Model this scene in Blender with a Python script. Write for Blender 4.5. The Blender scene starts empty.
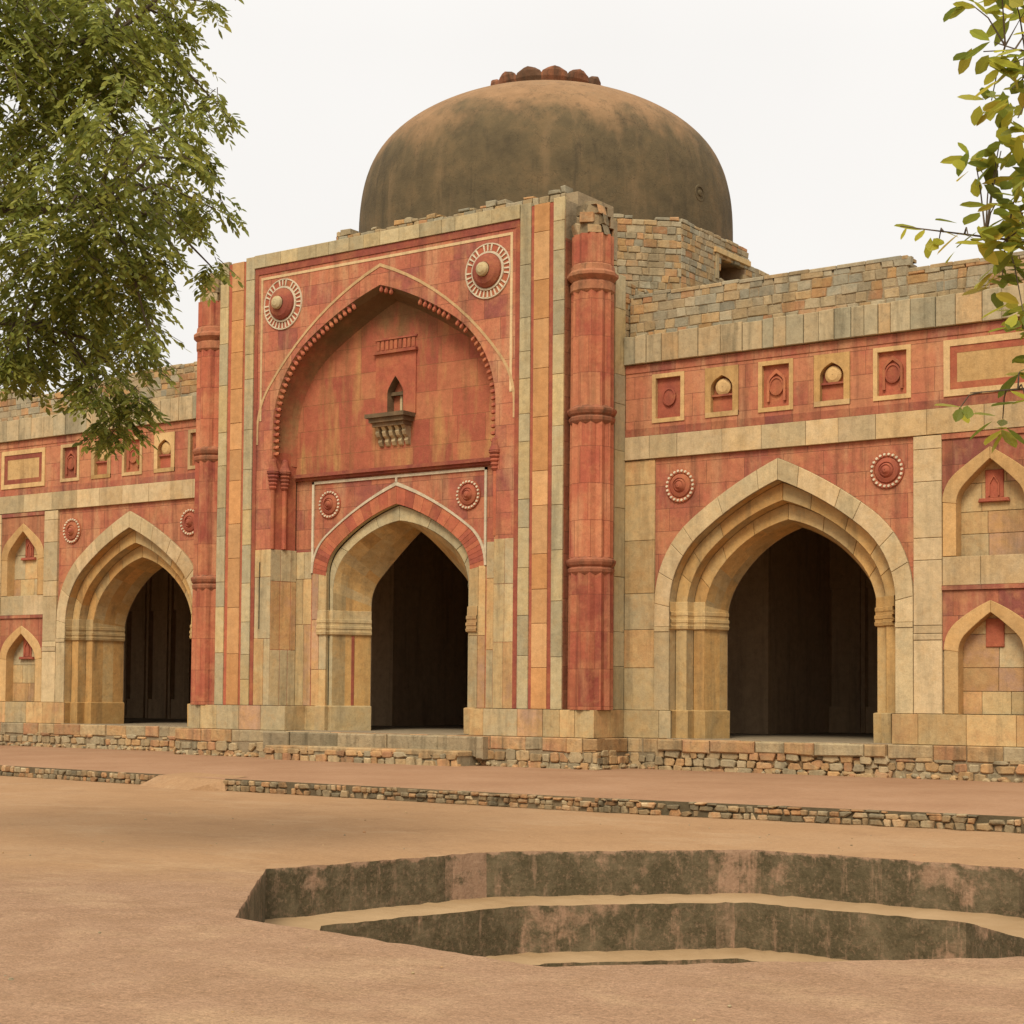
import bpy, math, random
import numpy as np
from mathutils import Matrix, Vector
random.seed(11)
S = bpy.context.scene
COL = S.collection

# ------------------------------------------------------------------ camera
cam_d = bpy.data.cameras.new('camera')
cam = bpy.data.objects.new('camera', cam_d)
COL.objects.link(cam)
cam_d.sensor_width = 36.0
cam_d.lens = 1714.4 / 1024 * 36.0
cam_d.shift_y = 108.8 / 1024
cam_d.clip_start = 0.1
cam_d.clip_end = 3000
cx_ = Vector((0.81342802, 0.58160786, 0.00819439))
cy_ = Vector((0.0187615, -0.04031481, 0.99901087))
cz_ = Vector((0.58136293, -0.8124697, -0.04370503))
cam.matrix_world = Matrix(((cx_.x, cy_.x, cz_.x, 24.35), (cx_.y, cy_.y, cz_.y, -30.0), (cx_.z, cy_.z, cz_.z, 1.70), (0, 0, 0, 1)))
S.camera = cam

# ------------------------------------------------------------------ sky, sun, exposure
SUN_EL, SUN_AZ = math.radians(48), math.radians(163)     # soft high light from in front of the facade
w = bpy.data.worlds.new('World'); S.world = w; w.use_nodes = True
nt = w.node_tree; nt.nodes.clear()
out = nt.nodes.new('ShaderNodeOutputWorld')
sky = nt.nodes.new('ShaderNodeTexSky'); sky.sky_type = 'NISHITA'; sky.sun_disc = False
sky.sun_elevation = SUN_EL; sky.sun_rotation = SUN_AZ; sky.dust_density = 4.0; sky.air_density = 1.5
b1 = nt.nodes.new('ShaderNodeBackground'); b1.inputs['Strength'].default_value = 0.05
nt.links.new(sky.outputs[0], b1.inputs['Color'])
# overcast cloud deck: even white low down, brighter towards the zenith
tc = nt.nodes.new('ShaderNodeTexCoord'); sx = nt.nodes.new('ShaderNodeSeparateXYZ')
nt.links.new(tc.outputs['Generated'], sx.inputs[0])
rp = nt.nodes.new('ShaderNodeValToRGB')
rp.color_ramp.elements[0].position = 0.0; rp.color_ramp.elements[0].color = (0.645, 0.625, 0.60, 1)
rp.color_ramp.elements[1].position = 0.9; rp.color_ramp.elements[1].color = (1.0, 0.95, 0.88, 1)
e = rp.color_ramp.elements.new(0.36); e.color = (0.66, 0.64, 0.615, 1)
nt.links.new(sx.outputs['Z'], rp.inputs[0])
cn = nt.nodes.new('ShaderNodeTexNoise'); cn.inputs['Scale'].default_value = 2.2; cn.inputs['Detail'].default_value = 4
nt.links.new(tc.outputs['Generated'], cn.inputs['Vector'])
cm = nt.nodes.new('ShaderNodeMapRange'); cm.inputs['From Min'].default_value = 0.3; cm.inputs['From Max'].default_value = 0.7
cm.inputs['To Min'].default_value = 0.96; cm.inputs['To Max'].default_value = 1.03
nt.links.new(cn.outputs['Fac'], cm.inputs['Value'])
b2 = nt.nodes.new('ShaderNodeBackground')
nt.links.new(rp.outputs[0], b2.inputs['Color']); nt.links.new(cm.outputs[0], b2.inputs['Strength'])
mx = nt.nodes.new('ShaderNodeMixShader'); mx.inputs[0].default_value = 0.93
nt.links.new(b1.outputs[0], mx.inputs[1]); nt.links.new(b2.outputs[0], mx.inputs[2])
nt.links.new(mx.outputs[0], out.inputs['Surface'])
sun_d = bpy.data.lights.new('sun', 'SUN'); sun_d.energy = 1.9; sun_d.angle = math.radians(22); sun_d.color = (1.0, 0.90, 0.74)
sun = bpy.data.objects.new('sun', sun_d); COL.objects.link(sun)
to_sun = Vector((math.sin(SUN_AZ) * math.cos(SUN_EL), math.cos(SUN_AZ) * math.cos(SUN_EL), math.sin(SUN_EL)))
sun.rotation_euler = to_sun.to_track_quat('Z', 'Y').to_euler()
S.view_settings.view_transform = 'Standard'; S.view_settings.look = 'None'
S.view_settings.exposure = 0.62; S.view_settings.gamma = 1.0
S.render.engine = 'CYCLES'
S.cycles.max_bounces = 8; S.cycles.diffuse_bounces = 6; S.cycles.transparent_max_bounces = 8

# ------------------------------------------------------------------ material helpers
class NT:
    def __init__(s, name):
        s.m = bpy.data.materials.new(name); s.m.use_nodes = True
        s.t = s.m.node_tree; s.t.nodes.clear()
        s.out = s.t.nodes.new('ShaderNodeOutputMaterial')
        s.geo = s.t.nodes.new('ShaderNodeNewGeometry')
    def n(s, typ, **kw):
        nd = s.t.nodes.new(typ)
        for k, v in kw.items():
            setattr(nd, k, v)
        return nd
    def l(s, a, b): s.t.links.new(a, b)
    def setin(s, sock, v):
        if hasattr(v, 'is_output'): s.l(v, sock)
        elif isinstance(v, (tuple, list)) and len(v) == 3 and sock.type == 'RGBA': sock.default_value = (*v, 1)
        else: sock.default_value = v
    def math(s, op, a, b=0.0, c=0.0, clamp=False):
        nd = s.n('ShaderNodeMath', operation=op); nd.use_clamp = clamp
        for i, v in enumerate((a, b, c)): s.setin(nd.inputs[i], v)
        return nd.outputs[0]
    def pos(s, scale=(1, 1, 1), off=(0, 0, 0)):
        mp = s.n('ShaderNodeMapping'); s.l(s.geo.outputs['Position'], mp.inputs['Vector'])
        mp.inputs['Scale'].default_value = scale; mp.inputs['Location'].default_value = off
        return mp.outputs[0]
    def noise(s, scale, detail=4, rough=0.55, vec=None):
        nd = s.n('ShaderNodeTexNoise'); nd.inputs['Scale'].default_value = scale
        nd.inputs['Detail'].default_value = detail; nd.inputs['Roughness'].default_value = rough
        s.l(vec if vec is not None else s.geo.outputs['Position'], nd.inputs['Vector'])
        return nd.outputs['Fac']
    def rng(s, v, a, b, lo=0.0, hi=1.0, smooth=False):
        nd = s.n('ShaderNodeMapRange')
        if smooth: nd.interpolation_type = 'SMOOTHSTEP'
        s.l(v, nd.inputs['Value'])
        for k, x in (('From Min', a), ('From Max', b), ('To Min', lo), ('To Max', hi)): nd.inputs[k].default_value = x
        return nd.outputs[0]
    def ramp(s, v, cols, const=False):
        nd = s.n('ShaderNodeValToRGB'); r = nd.color_ramp
        if const: r.interpolation = 'CONSTANT'
        while len(r.elements) < len(cols): r.elements.new(0.5)
        for i, (p, c) in enumerate(cols):
            r.elements[i].position = p; r.elements[i].color = (*c, 1)
        s.l(v, nd.inputs[0]); return nd.outputs['Color']
    def mix(s, f, a, b, mode='MIX'):
        nd = s.n('ShaderNodeMix'); nd.data_type = 'RGBA'; nd.blend_type = mode; nd.clamp_factor = True
        s.setin(nd.inputs[0], f); s.setin(nd.inputs[6], a); s.setin(nd.inputs[7], b)
        return nd.outputs[2]
    def tint(s):
        a = s.n('ShaderNodeAttribute', attribute_name='tint'); sp = s.n('ShaderNodeSeparateColor')
        s.l(a.outputs['Color'], sp.inputs[0]); return sp.outputs[0], sp.outputs[1], sp.outputs[2]
    def bump(s, h, strength, dist=0.02, prev=None):
        nd = s.n('ShaderNodeBump'); nd.inputs['Strength'].default_value = strength; nd.inputs['Distance'].default_value = dist
        s.l(h, nd.inputs['Height'])
        if prev is not None: s.l(prev, nd.inputs['Normal'])
        return nd.outputs[0]
    def finish(s, col, normal=None, rough=0.92, spec=0.15, trans=0.0):
        p = s.n('ShaderNodeBsdfPrincipled'); s.setin(p.inputs['Base Color'], col)
        p.inputs['Roughness'].default_value = rough; p.inputs['Specular IOR Level'].default_value = spec
        if normal is not None: s.l(normal, p.inputs['Normal'])
        o = p.outputs[0]
        if trans > 0:
            t = s.n('ShaderNodeBsdfTranslucent'); s.setin(t.inputs['Color'], col)
            mxs = s.n('ShaderNodeMixShader'); mxs.inputs[0].default_value = trans
            s.l(o, mxs.inputs[1]); s.l(t.outputs[0], mxs.inputs[2]); o = mxs.outputs[0]
        s.l(o, s.out.inputs['Surface']); return s.m

def even(cols):
    n = len(cols); return [(i / (n - 1), c) for i, c in enumerate(cols)]

def stone(name, cols, grime=0.5, grime_col=(0.10, 0.085, 0.05), blotch=None, blotch_amt=0.35, leach=None, leach_amt=0.0,
          brick=None, bump=0.5, var=0.22, bright=0.5, top_tone=None):
    k = NT(name); r, g, b = k.tint()
    nz = k.noise(2.3, 6, 0.62)
    sel = k.math('ADD', r, k.rng(nz, 0.25, 0.75, -var, var), clamp=True)
    if brick:
        # ashlar joints: u runs along either wall direction, v is height
        sp = k.n('ShaderNodeSeparateXYZ'); k.l(k.geo.outputs['Position'], sp.inputs[0])
        cb = k.n('ShaderNodeCombineXYZ'); k.l(k.math('ADD', sp.outputs[0], sp.outputs[1]), cb.inputs[0]); k.l(sp.outputs[2], cb.inputs[1])
        bt = k.n('ShaderNodeTexBrick'); k.l(cb.outputs[0], bt.inputs['Vector'])
        bt.inputs['Color1'].default_value = (0, 0, 0, 1); bt.inputs['Color2'].default_value = (1, 1, 1, 1); bt.inputs['Mortar'].default_value = (0.5, 0.5, 0.5, 1)
        bt.inputs['Scale'].default_value = 1.0; bt.inputs['Brick Width'].default_value = brick[0]; bt.inputs['Row Height'].default_value = brick[1]
        bt.inputs['Mortar Size'].default_value = 0.006; bt.inputs['Mortar Smooth'].default_value = 0.3
        bt.offset = 0.4; bt.squash = 0.7; bt.squash_frequency = 3
        bv = k.n('ShaderNodeSeparateColor'); k.l(bt.outputs['Color'], bv.inputs[0])
        sel = k.math('ADD', sel, k.rng(bv.outputs[0], 0, 1, -0.42, 0.36), clamp=True)
    c = k.ramp(sel, even(cols))
    if blotch:
        c = k.mix(k.math('MULTIPLY', k.rng(k.noise(1.1, 7, 0.66, k.pos(off=(7, 3, 1))), 0.5, 0.68), blotch_amt), c, blotch)
    if leach:
        c = k.mix(k.math('MULTIPLY', k.rng(k.noise(1.0, 6, 0.6, k.pos((2.6, 2.6, 0.5))), 0.5, 0.72), leach_amt), c, leach)
    if blotch:
        c = k.mix(k.math('MULTIPLY', k.rng(k.noise(4.2, 7, 0.7, k.pos(off=(2, 8, 5))), 0.54, 0.7), blotch_amt * 0.8), c, blotch)
    if top_tone:  # blends to a darker tone with height, edge broken up by noise
        z0, z1, tcol = top_tone; spz = k.n('ShaderNodeSeparateXYZ'); k.l(k.geo.outputs['Position'], spz.inputs[0])
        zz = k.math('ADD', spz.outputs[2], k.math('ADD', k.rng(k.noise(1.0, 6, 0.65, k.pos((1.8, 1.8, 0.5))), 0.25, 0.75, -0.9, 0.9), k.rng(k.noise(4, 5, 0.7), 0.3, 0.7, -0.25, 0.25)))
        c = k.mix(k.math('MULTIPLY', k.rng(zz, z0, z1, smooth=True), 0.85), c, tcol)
    cl = k.rng(k.noise(5.5, 6, 0.7, k.pos(off=(4, 1, 9))), 0.3, 0.7, 0.86, 1.13)
    # rain-washed grime in vertical runs plus finer speckle
    st = k.math('MULTIPLY', k.rng(k.noise(1.0, 7, 0.66, k.pos((3.2, 3.2, 0.32))), 0.5, 0.74), grime)
    c = k.mix(st, c, grime_col)
    sp2 = k.math('MULTIPLY', k.rng(k.noise(9.0, 6, 0.7), 0.52, 0.78), grime * 0.7)
    c = k.mix(sp2, c, grime_col)
    br = k.math('MULTIPLY', k.rng(g, 0, 1, 1 - bright * 0.34, 1 + bright * 0.26), k.math('MULTIPLY', cl, k.rng(k.noise(55, 3, 0.6), 0.25, 0.75, 0.86, 1.12)))
    vb = k.n('ShaderNodeCombineColor'); 
    for i in range(3): k.l(br, vb.inputs[i])
    c = k.mix(1.0, c, vb.outputs[0], 'MULTIPLY')
    nrm = k.bump(k.noise(38, 5, 0.65), bump * 0.6, 0.008)
    nrm = k.bump(k.noise(6, 5, 0.6), bump, 0.03, nrm)
    if brick:
        iv = k.math('SUBTRACT', 1.0, bt.outputs['Fac']); nrm = k.bump(iv, 0.5, 0.008, nrm)
        c = k.mix(k.math('MULTIPLY', bt.outputs['Fac'], 0.7), c, grime_col)
    return k.finish(c, nrm)

BUFF = [(0.37, 0.30, 0.175), (0.42, 0.33, 0.185), (0.46, 0.345, 0.175), (0.49, 0.335, 0.155), (0.46, 0.27, 0.12), (0.42, 0.26, 0.165)]
M = {}
M['buff'] = stone('buff_sandstone', BUFF, grime=0.58, blotch=(0.45, 0.25, 0.09), blotch_amt=0.45)
M['pale'] = stone('pale_sandstone', [(0.39, 0.315, 0.185), (0.46, 0.355, 0.195), (0.51, 0.385, 0.22), (0.52, 0.365, 0.18)], grime=0.42, blotch=(0.47, 0.28, 0.11), blotch_amt=0.35)
M['greybuff'] = stone('grey_buff_sandstone', [(0.36, 0.31, 0.19), (0.405, 0.34, 0.20), (0.44, 0.355, 0.195), (0.46, 0.345, 0.165)], grime=0.5, blotch=(0.45, 0.29, 0.12), blotch_amt=0.35)
M['reveal'] = stone('warm_bounce_reveal_stone', [(0.38, 0.285, 0.15), (0.45, 0.32, 0.15), (0.48, 0.30, 0.115), (0.47, 0.26, 0.09)], grime=0.6, blotch=(0.46, 0.26, 0.085), blotch_amt=0.6)  # warm light bounced inside the arches is put into this golden colour
M['tan'] = stone('tan_sandstone', [(0.46, 0.225, 0.085), (0.50, 0.26, 0.105), (0.52, 0.30, 0.135)], grime=0.3, grime_col=(0.18, 0.10, 0.04))
M['red'] = stone('red_sandstone', [(0.24, 0.078, 0.058), (0.35, 0.112, 0.066), (0.395, 0.142, 0.076), (0.42, 0.175, 0.09)], grime=0.8,
                 grime_col=(0.12, 0.05, 0.03), blotch=(0.44, 0.20, 0.09), blotch_amt=0.6, leach=(0.45, 0.26, 0.135), leach_amt=0.8, brick=(0.85, 0.46))
M['redpiece'] = stone('red_sandstone_carved', [(0.25, 0.07, 0.05), (0.36, 0.102, 0.056), (0.41, 0.14, 0.07)], grime=0.45,
                 grime_col=(0.11, 0.05, 0.03), blotch=(0.46, 0.20, 0.08), blotch_amt=0.5)
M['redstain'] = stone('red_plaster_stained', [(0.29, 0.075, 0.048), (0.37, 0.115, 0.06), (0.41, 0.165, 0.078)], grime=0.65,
                 grime_col=(0.16, 0.085, 0.035), leach=(0.43, 0.25, 0.09), leach_amt=0.8, brick=(1.1, 0.6), top_tone=(9.3, 10.7, (0.17, 0.105, 0.045)))
M['soffit'] = stone('stained_soffit_plaster', [(0.30, 0.095, 0.055), (0.36, 0.12, 0.06), (0.38, 0.15, 0.07)], grime=0.7, grime_col=(0.14, 0.09, 0.04), blotch=(0.30, 0.19, 0.08), blotch_amt=0.7, top_tone=(8.6, 10.2, (0.10, 0.075, 0.035)))
M['line'] = stone('white_inlay', [(0.49, 0.32, 0.155), (0.54, 0.40, 0.22)], grime=0.5)
M['white'] = stone('white_marble_inlay', [(0.50, 0.42, 0.29), (0.60, 0.52, 0.37)], grime=0.45)
M['rubble'] = stone('rubble_masonry', [(0.25, 0.23, 0.165), (0.30, 0.265, 0.18), (0.33, 0.275, 0.175), (0.345, 0.265, 0.15), (0.35, 0.25, 0.13), (0.40, 0.24, 0.10), (0.37, 0.195, 0.095)],
                    grime=0.55, var=0.12, bump=1.0, bright=0.6, blotch=(0.36, 0.275, 0.165), blotch_amt=0.75)
M['mortar'] = stone('mud_mortar', [(0.26, 0.20, 0.12), (0.33, 0.25, 0.15)], grime=0.5, bump=1.0)
M['plinth'] = stone('plinth_rubble', [(0.29, 0.24, 0.15), (0.35, 0.275, 0.16), (0.38, 0.27, 0.14), (0.42, 0.25, 0.11), (0.39, 0.20, 0.10)], grime=0.75,
                    grime_col=(0.085, 0.07, 0.042), bump=1.0, bright=0.6, blotch=(0.37, 0.27, 0.15), blotch_amt=0.6)
M['dark'] = stone('dark_interior_stone', [(0.34, 0.23, 0.13), (0.44, 0.30, 0.175)], grime=0.5, grime_col=(0.08, 0.055, 0.035))
M['floor'] = stone('stone_floor', [(0.24, 0.19, 0.125), (0.30, 0.235, 0.15)], grime=0.4)
M['bracket'] = stone('weathered_bracket_stone', [(0.13, 0.09, 0.05), (0.25, 0.16, 0.085), (0.46, 0.37, 0.21)], grime=0.6, grime_col=(0.05, 0.04, 0.025))

def dome_mat():
    k = NT('weathered_dome_plaster')
    sp = k.n('ShaderNodeSeparateXYZ'); k.l(k.geo.outputs['Position'], sp.inputs[0])
    n1 = k.noise(0.55, 7, 0.62); n2 = k.noise(1.0, 6, 0.6, k.pos((1.6, 1.6, 0.35)))
    h = k.math('ADD', sp.outputs[2], k.rng(n1, 0.2, 0.8, -1.0, 1.0))
    h = k.math('ADD', h, k.rng(n2, 0.2, 0.8, -0.55, 0.55))
    top = k.rng(h, 14.55, 15.75, smooth=True)
    dark = k.ramp(k.noise(1.4, 7, 0.66), [(0.25, (0.068, 0.054, 0.032)), (0.5, (0.11, 0.083, 0.045)), (0.75, (0.165, 0.112, 0.057))])
    lite = k.ramp(k.noise(2.0, 6, 0.6), [(0.25, (0.22, 0.13, 0.065)), (0.75, (0.31, 0.185, 0.095))])
    c = k.mix(top, dark, lite)
    c = k.mix(k.math('MULTIPLY', k.rng(k.noise(7, 6, 0.7), 0.66, 0.78), 0.45), c, (0.27, 0.20, 0.12))
    c = k.mix(k.math('MULTIPLY', k.rng(n2, 0.56, 0.72), 0.6), c, (0.20, 0.135, 0.072))
    n9 = k.noise(1.0, 7, 0.68, k.pos((4.5, 4.5, 0.4), (3, 3, 3)))
    c = k.mix(k.math('MULTIPLY', k.rng(n9, 0.56, 0.7), 0.5), c, (0.05, 0.042, 0.028))
    crk = k.rng(k.math('ABSOLUTE', k.math('SUBTRACT', k.noise(1.1, 5, 0.6, k.pos(off=(11, 4, 2))), 0.5)), 0.0, 0.006, 0.45, 0.0)
    c = k.mix(crk, c, (0.04, 0.033, 0.022))
    nrm = k.bump(k.noise(5, 6, 0.65), 0.5, 0.04); nrm = k.bump(k.noise(40, 4, 0.6), 0.4, 0.008, nrm)
    return k.finish(c, nrm)
M['dome'] = dome_mat()

def ground_mat():
    k = NT('packed_earth_court')
    sp = k.n('ShaderNodeSeparateXYZ'); k.l(k.geo.outputs['Position'], sp.inputs[0])
    n1 = k.noise(0.35, 6, 0.6); n2 = k.noise(2.2, 7, 0.65); n3 = k.noise(70, 4, 0.7); n4 = k.noise(14, 5, 0.65)
    earth = k.ramp(n1, [(0.25, (0.30, 0.18, 0.093)), (0.5, (0.335, 0.203, 0.106)), (0.75, (0.355, 0.225, 0.124))])
    grav = k.ramp(n2, [(0.25, (0.265, 0.16, 0.094)), (0.5, (0.305, 0.188, 0.113)), (0.75, (0.345, 0.22, 0.138))])
    yy = k.math('ADD', sp.outputs[1], k.rng(n1, 0.2, 0.8, -2.2, 2.2))
    yy = k.math('ADD', yy, k.rng(n2, 0.2, 0.8, -0.5, 0.5))
    yy = k.math('SUBTRACT', yy, k.math('MULTIPLY', sp.outputs[0], 0.22))
    near = k.rng(yy, -20.6, -23.4, smooth=True)
    c = k.mix(near, earth, grav)
    c = k.mix(k.math('MULTIPLY', k.rng(n2, 0.56, 0.72), 0.4), c, (0.37, 0.235, 0.125))
    c = k.mix(k.math('MULTIPLY', k.rng(k.noise(0.9, 7, 0.72, k.pos(off=(5, 9, 0))), 0.5, 0.68), 0.45), c, (0.235, 0.14, 0.076))
    c = k.mix(k.math('MULTIPLY', k.rng(k.noise(0.5, 7, 0.72, k.pos((1, 1.6, 1), (1, 4, 0))), 0.52, 0.66), 0.5), c, (0.40, 0.27, 0.155))
    c = k.mix(k.math('MULTIPLY', k.rng(k.noise(5.0, 7, 0.75, k.pos(off=(9, 2, 0))), 0.56, 0.68), 0.4), c, (0.24, 0.135, 0.075))
    n5 = k.noise(26, 6, 0.75)
    sps = k.math('MULTIPLY', k.math('ADD', k.rng(n3, 0.3, 0.75, -0.4, 0.4), k.rng(n5, 0.3, 0.7, -0.3, 0.3)), k.rng(near, 0, 1, 0.3, 0.8))
    c = k.mix(k.math('MULTIPLY', k.math('MULTIPLY', near, k.rng(n5, 0.58, 0.7)), 0.5), c, (0.40, 0.21, 0.13))
    br = k.math('ADD', 1.0, k.math('ADD', sps, k.rng(n4, 0.25, 0.75, -0.1, 0.1)))
    vb = k.n('ShaderNodeCombineColor')
    for i in range(3): k.l(br, vb.inputs[i])
    c = k.mix(1.0, c, vb.outputs[0], 'MULTIPLY')
    nrm = k.bump(n3, 0.5, 0.01); nrm = k.bump(n4, 0.5, 0.03, nrm); nrm = k.bump(n2, 0.4, 0.06, nrm)
    return k.finish(c, nrm, 0.97, 0.05)
M['ground'] = ground_mat()

def terrace_mat():
    k = NT('pink_grit_terrace')
    n1 = k.noise(0.6, 6, 0.62); n3 = k.noise(60, 4, 0.7); n4 = k.noise(9, 5, 0.65)
    c = k.ramp(n1, [(0.25, (0.275, 0.155, 0.088)), (0.5, (0.315, 0.185, 0.106)), (0.75, (0.35, 0.212, 0.126))])
    br = k.math('ADD', 1.0, k.math('ADD', k.rng(n3, 0.3, 0.75, -0.16, 0.16), k.rng(n4, 0.25, 0.75, -0.1, 0.1)))
    vb = k.n('ShaderNodeCombineColor')
    for i in range(3): k.l(br, vb.inputs[i])
    c = k.mix(1.0, c, vb.outputs[0], 'MULTIPLY')
    nrm = k.bump(n3, 0.4, 0.01); nrm = k.bump(n4, 0.4, 0.03, nrm)
    return k.finish(c, nrm, 0.97, 0.05)
M['terrace'] = terrace_mat()

def tank_mat():
    k = NT('algae_stained_plaster')
    r, g, b = k.tint()
    n1 = k.noise(1.3, 7, 0.68); n2 = k.noise(1.0, 7, 0.7, k.pos((9, 9, 1.3))); n3 = k.noise(30, 5, 0.7)
    dark = k.ramp(n3, [(0.3, (0.055, 0.045, 0.024)), (0.7, (0.11, 0.086, 0.046))])
    pink = k.ramp(n3, [(0.3, (0.26, 0.16, 0.10)), (0.7, (0.35, 0.225, 0.14))])
    f = k.math('ADD', k.rng(n1, 0.56, 0.66), k.math('ADD', k.rng(n2, 0.52, 0.72, 0, 0.85), k.math('MULTIPLY', k.math('MULTIPLY', g, k.rng(k.noise(4.5, 6, 0.72), 0.35, 0.62, 0.1, 1.9)), 1.0)))
    f = k.math('SUBTRACT', f, k.rng(k.noise(3.2, 6, 0.72), 0.3, 0.7, -0.12, 0.5), clamp=True)
    sp = k.n('ShaderNodeSeparateXYZ'); k.l(k.geo.outputs['Position'], sp.inputs[0])
    lip = k.math('ADD', sp.outputs[2], k.rng(k.noise(5, 5, 0.7), 0.3, 0.7, -0.07, 0.05))
    f = k.math('ADD', f, k.rng(lip, -0.05, -0.012), clamp=True)
    f = k.math('ADD', f, k.math('MULTIPLY', k.rng(k.noise(16, 6, 0.75), 0.52, 0.62), 0.33), clamp=True)
    dark = k.mix(k.math('MULTIPLY', k.rng(k.noise(2.1, 7, 0.72, k.pos(off=(6, 6, 6))), 0.45, 0.68), 0.75), dark, (0.19, 0.145, 0.085))
    c = k.mix(f, dark, pink)
    nrm = k.bump(n3, 0.5, 0.015); nrm = k.bump(k.noise(7, 5, 0.6), 0.6, 0.03, nrm)
    return k.finish(c, nrm)
M['tank'] = tank_mat()

def sand_mat():
    k = NT('sandy_tread')
    n1 = k.noise(1.1, 6, 0.62); n3 = k.noise(50, 4, 0.7)
    c = k.ramp(n1, [(0.3, (0.29, 0.185, 0.09)), (0.7, (0.37, 0.25, 0.135))])
    nrm = k.bump(n3, 0.4, 0.01); nrm = k.bump(k.noise(8, 5), 0.4, 0.03, nrm)
    return k.finish(c, nrm)
M['sand'] = sand_mat()

def leaf_mat(name, cols, trans=0.35):
    k = NT(name); r, g, b = k.tint()
    c = k.ramp(r, even(cols))
    br = k.rng(g, 0, 1, 0.7, 1.25); vb = k.n('ShaderNodeCombineColor')
    for i in range(3): k.l(br, vb.inputs[i])
    c = k.mix(1.0, c, vb.outputs[0], 'MULTIPLY')
    return k.finish(c, None, 0.5, 0.35, trans)
M['leaf_fine'] = leaf_mat('fine_leaves', [(0.15, 0.185, 0.04), (0.25, 0.28, 0.06), (0.35, 0.37, 0.08), (0.46, 0.44, 0.095)], 0.55)
M['leaf_broad'] = leaf_mat('broad_leaves', [(0.15, 0.19, 0.032), (0.25, 0.285, 0.042), (0.35, 0.36, 0.048), (0.46, 0.43, 0.055), (0.50, 0.37, 0.055)], 0.55)
def bark_mat():
    k = NT('bark'); n = k.noise(6, 6, 0.65, k.pos((1, 1, 0.3)))
    c = k.ramp(n, [(0.3, (0.06, 0.045, 0.03)), (0.7, (0.17, 0.13, 0.09))])
    return k.finish(c, k.bump(n, 0.9, 0.03))
M['bark'] = bark_mat()

# ------------------------------------------------------------------ mesh helpers
R = random.random
def U(a, b): return random.uniform(a, b)
def rt(lo=0.0, hi=1.0): return (U(lo, hi), R(), R())

class Frame:
    def __init__(s, O, Ud, Nd, Vd=(0, 0, 1)):
        s.O, s.U, s.V, s.N = Vector(O), Vector(Ud), Vector(Vd), Vector(Nd)
    def __call__(s, u, v, n=0.0): return s.O + s.U * u + s.V * v + s.N * n

def inset(poly, d):
    n = len(poly); area = sum(poly[i][0] * poly[(i + 1) % n][1] - poly[(i + 1) % n][0] * poly[i][1] for i in range(n))
    sg = 1 if area > 0 else -1; res = []
    for i in range(n):
        p0, p1, p2 = poly[i - 1], poly[i], poly[(i + 1) % n]
        e1 = (p1[0] - p0[0], p1[1] - p0[1]); e2 = (p2[0] - p1[0], p2[1] - p1[1])
        l1 = math.hypot(*e1) or 1e-6; l2 = math.hypot(*e2) or 1e-6
        n1 = (-e1[1] / l1 * sg, e1[0] / l1 * sg); n2 = (-e2[1] / l2 * sg, e2[0] / l2 * sg)
        bx, by = n1[0] + n2[0], n1[1] + n2[1]; q = bx * bx + by * by
        if q < 0.15: bx, by, q = n1[0] * 2, n1[1] * 2, 4
        res.append((p1[0] + bx * 2 * d / q, p1[1] + by * 2 * d / q))
    return res

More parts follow.
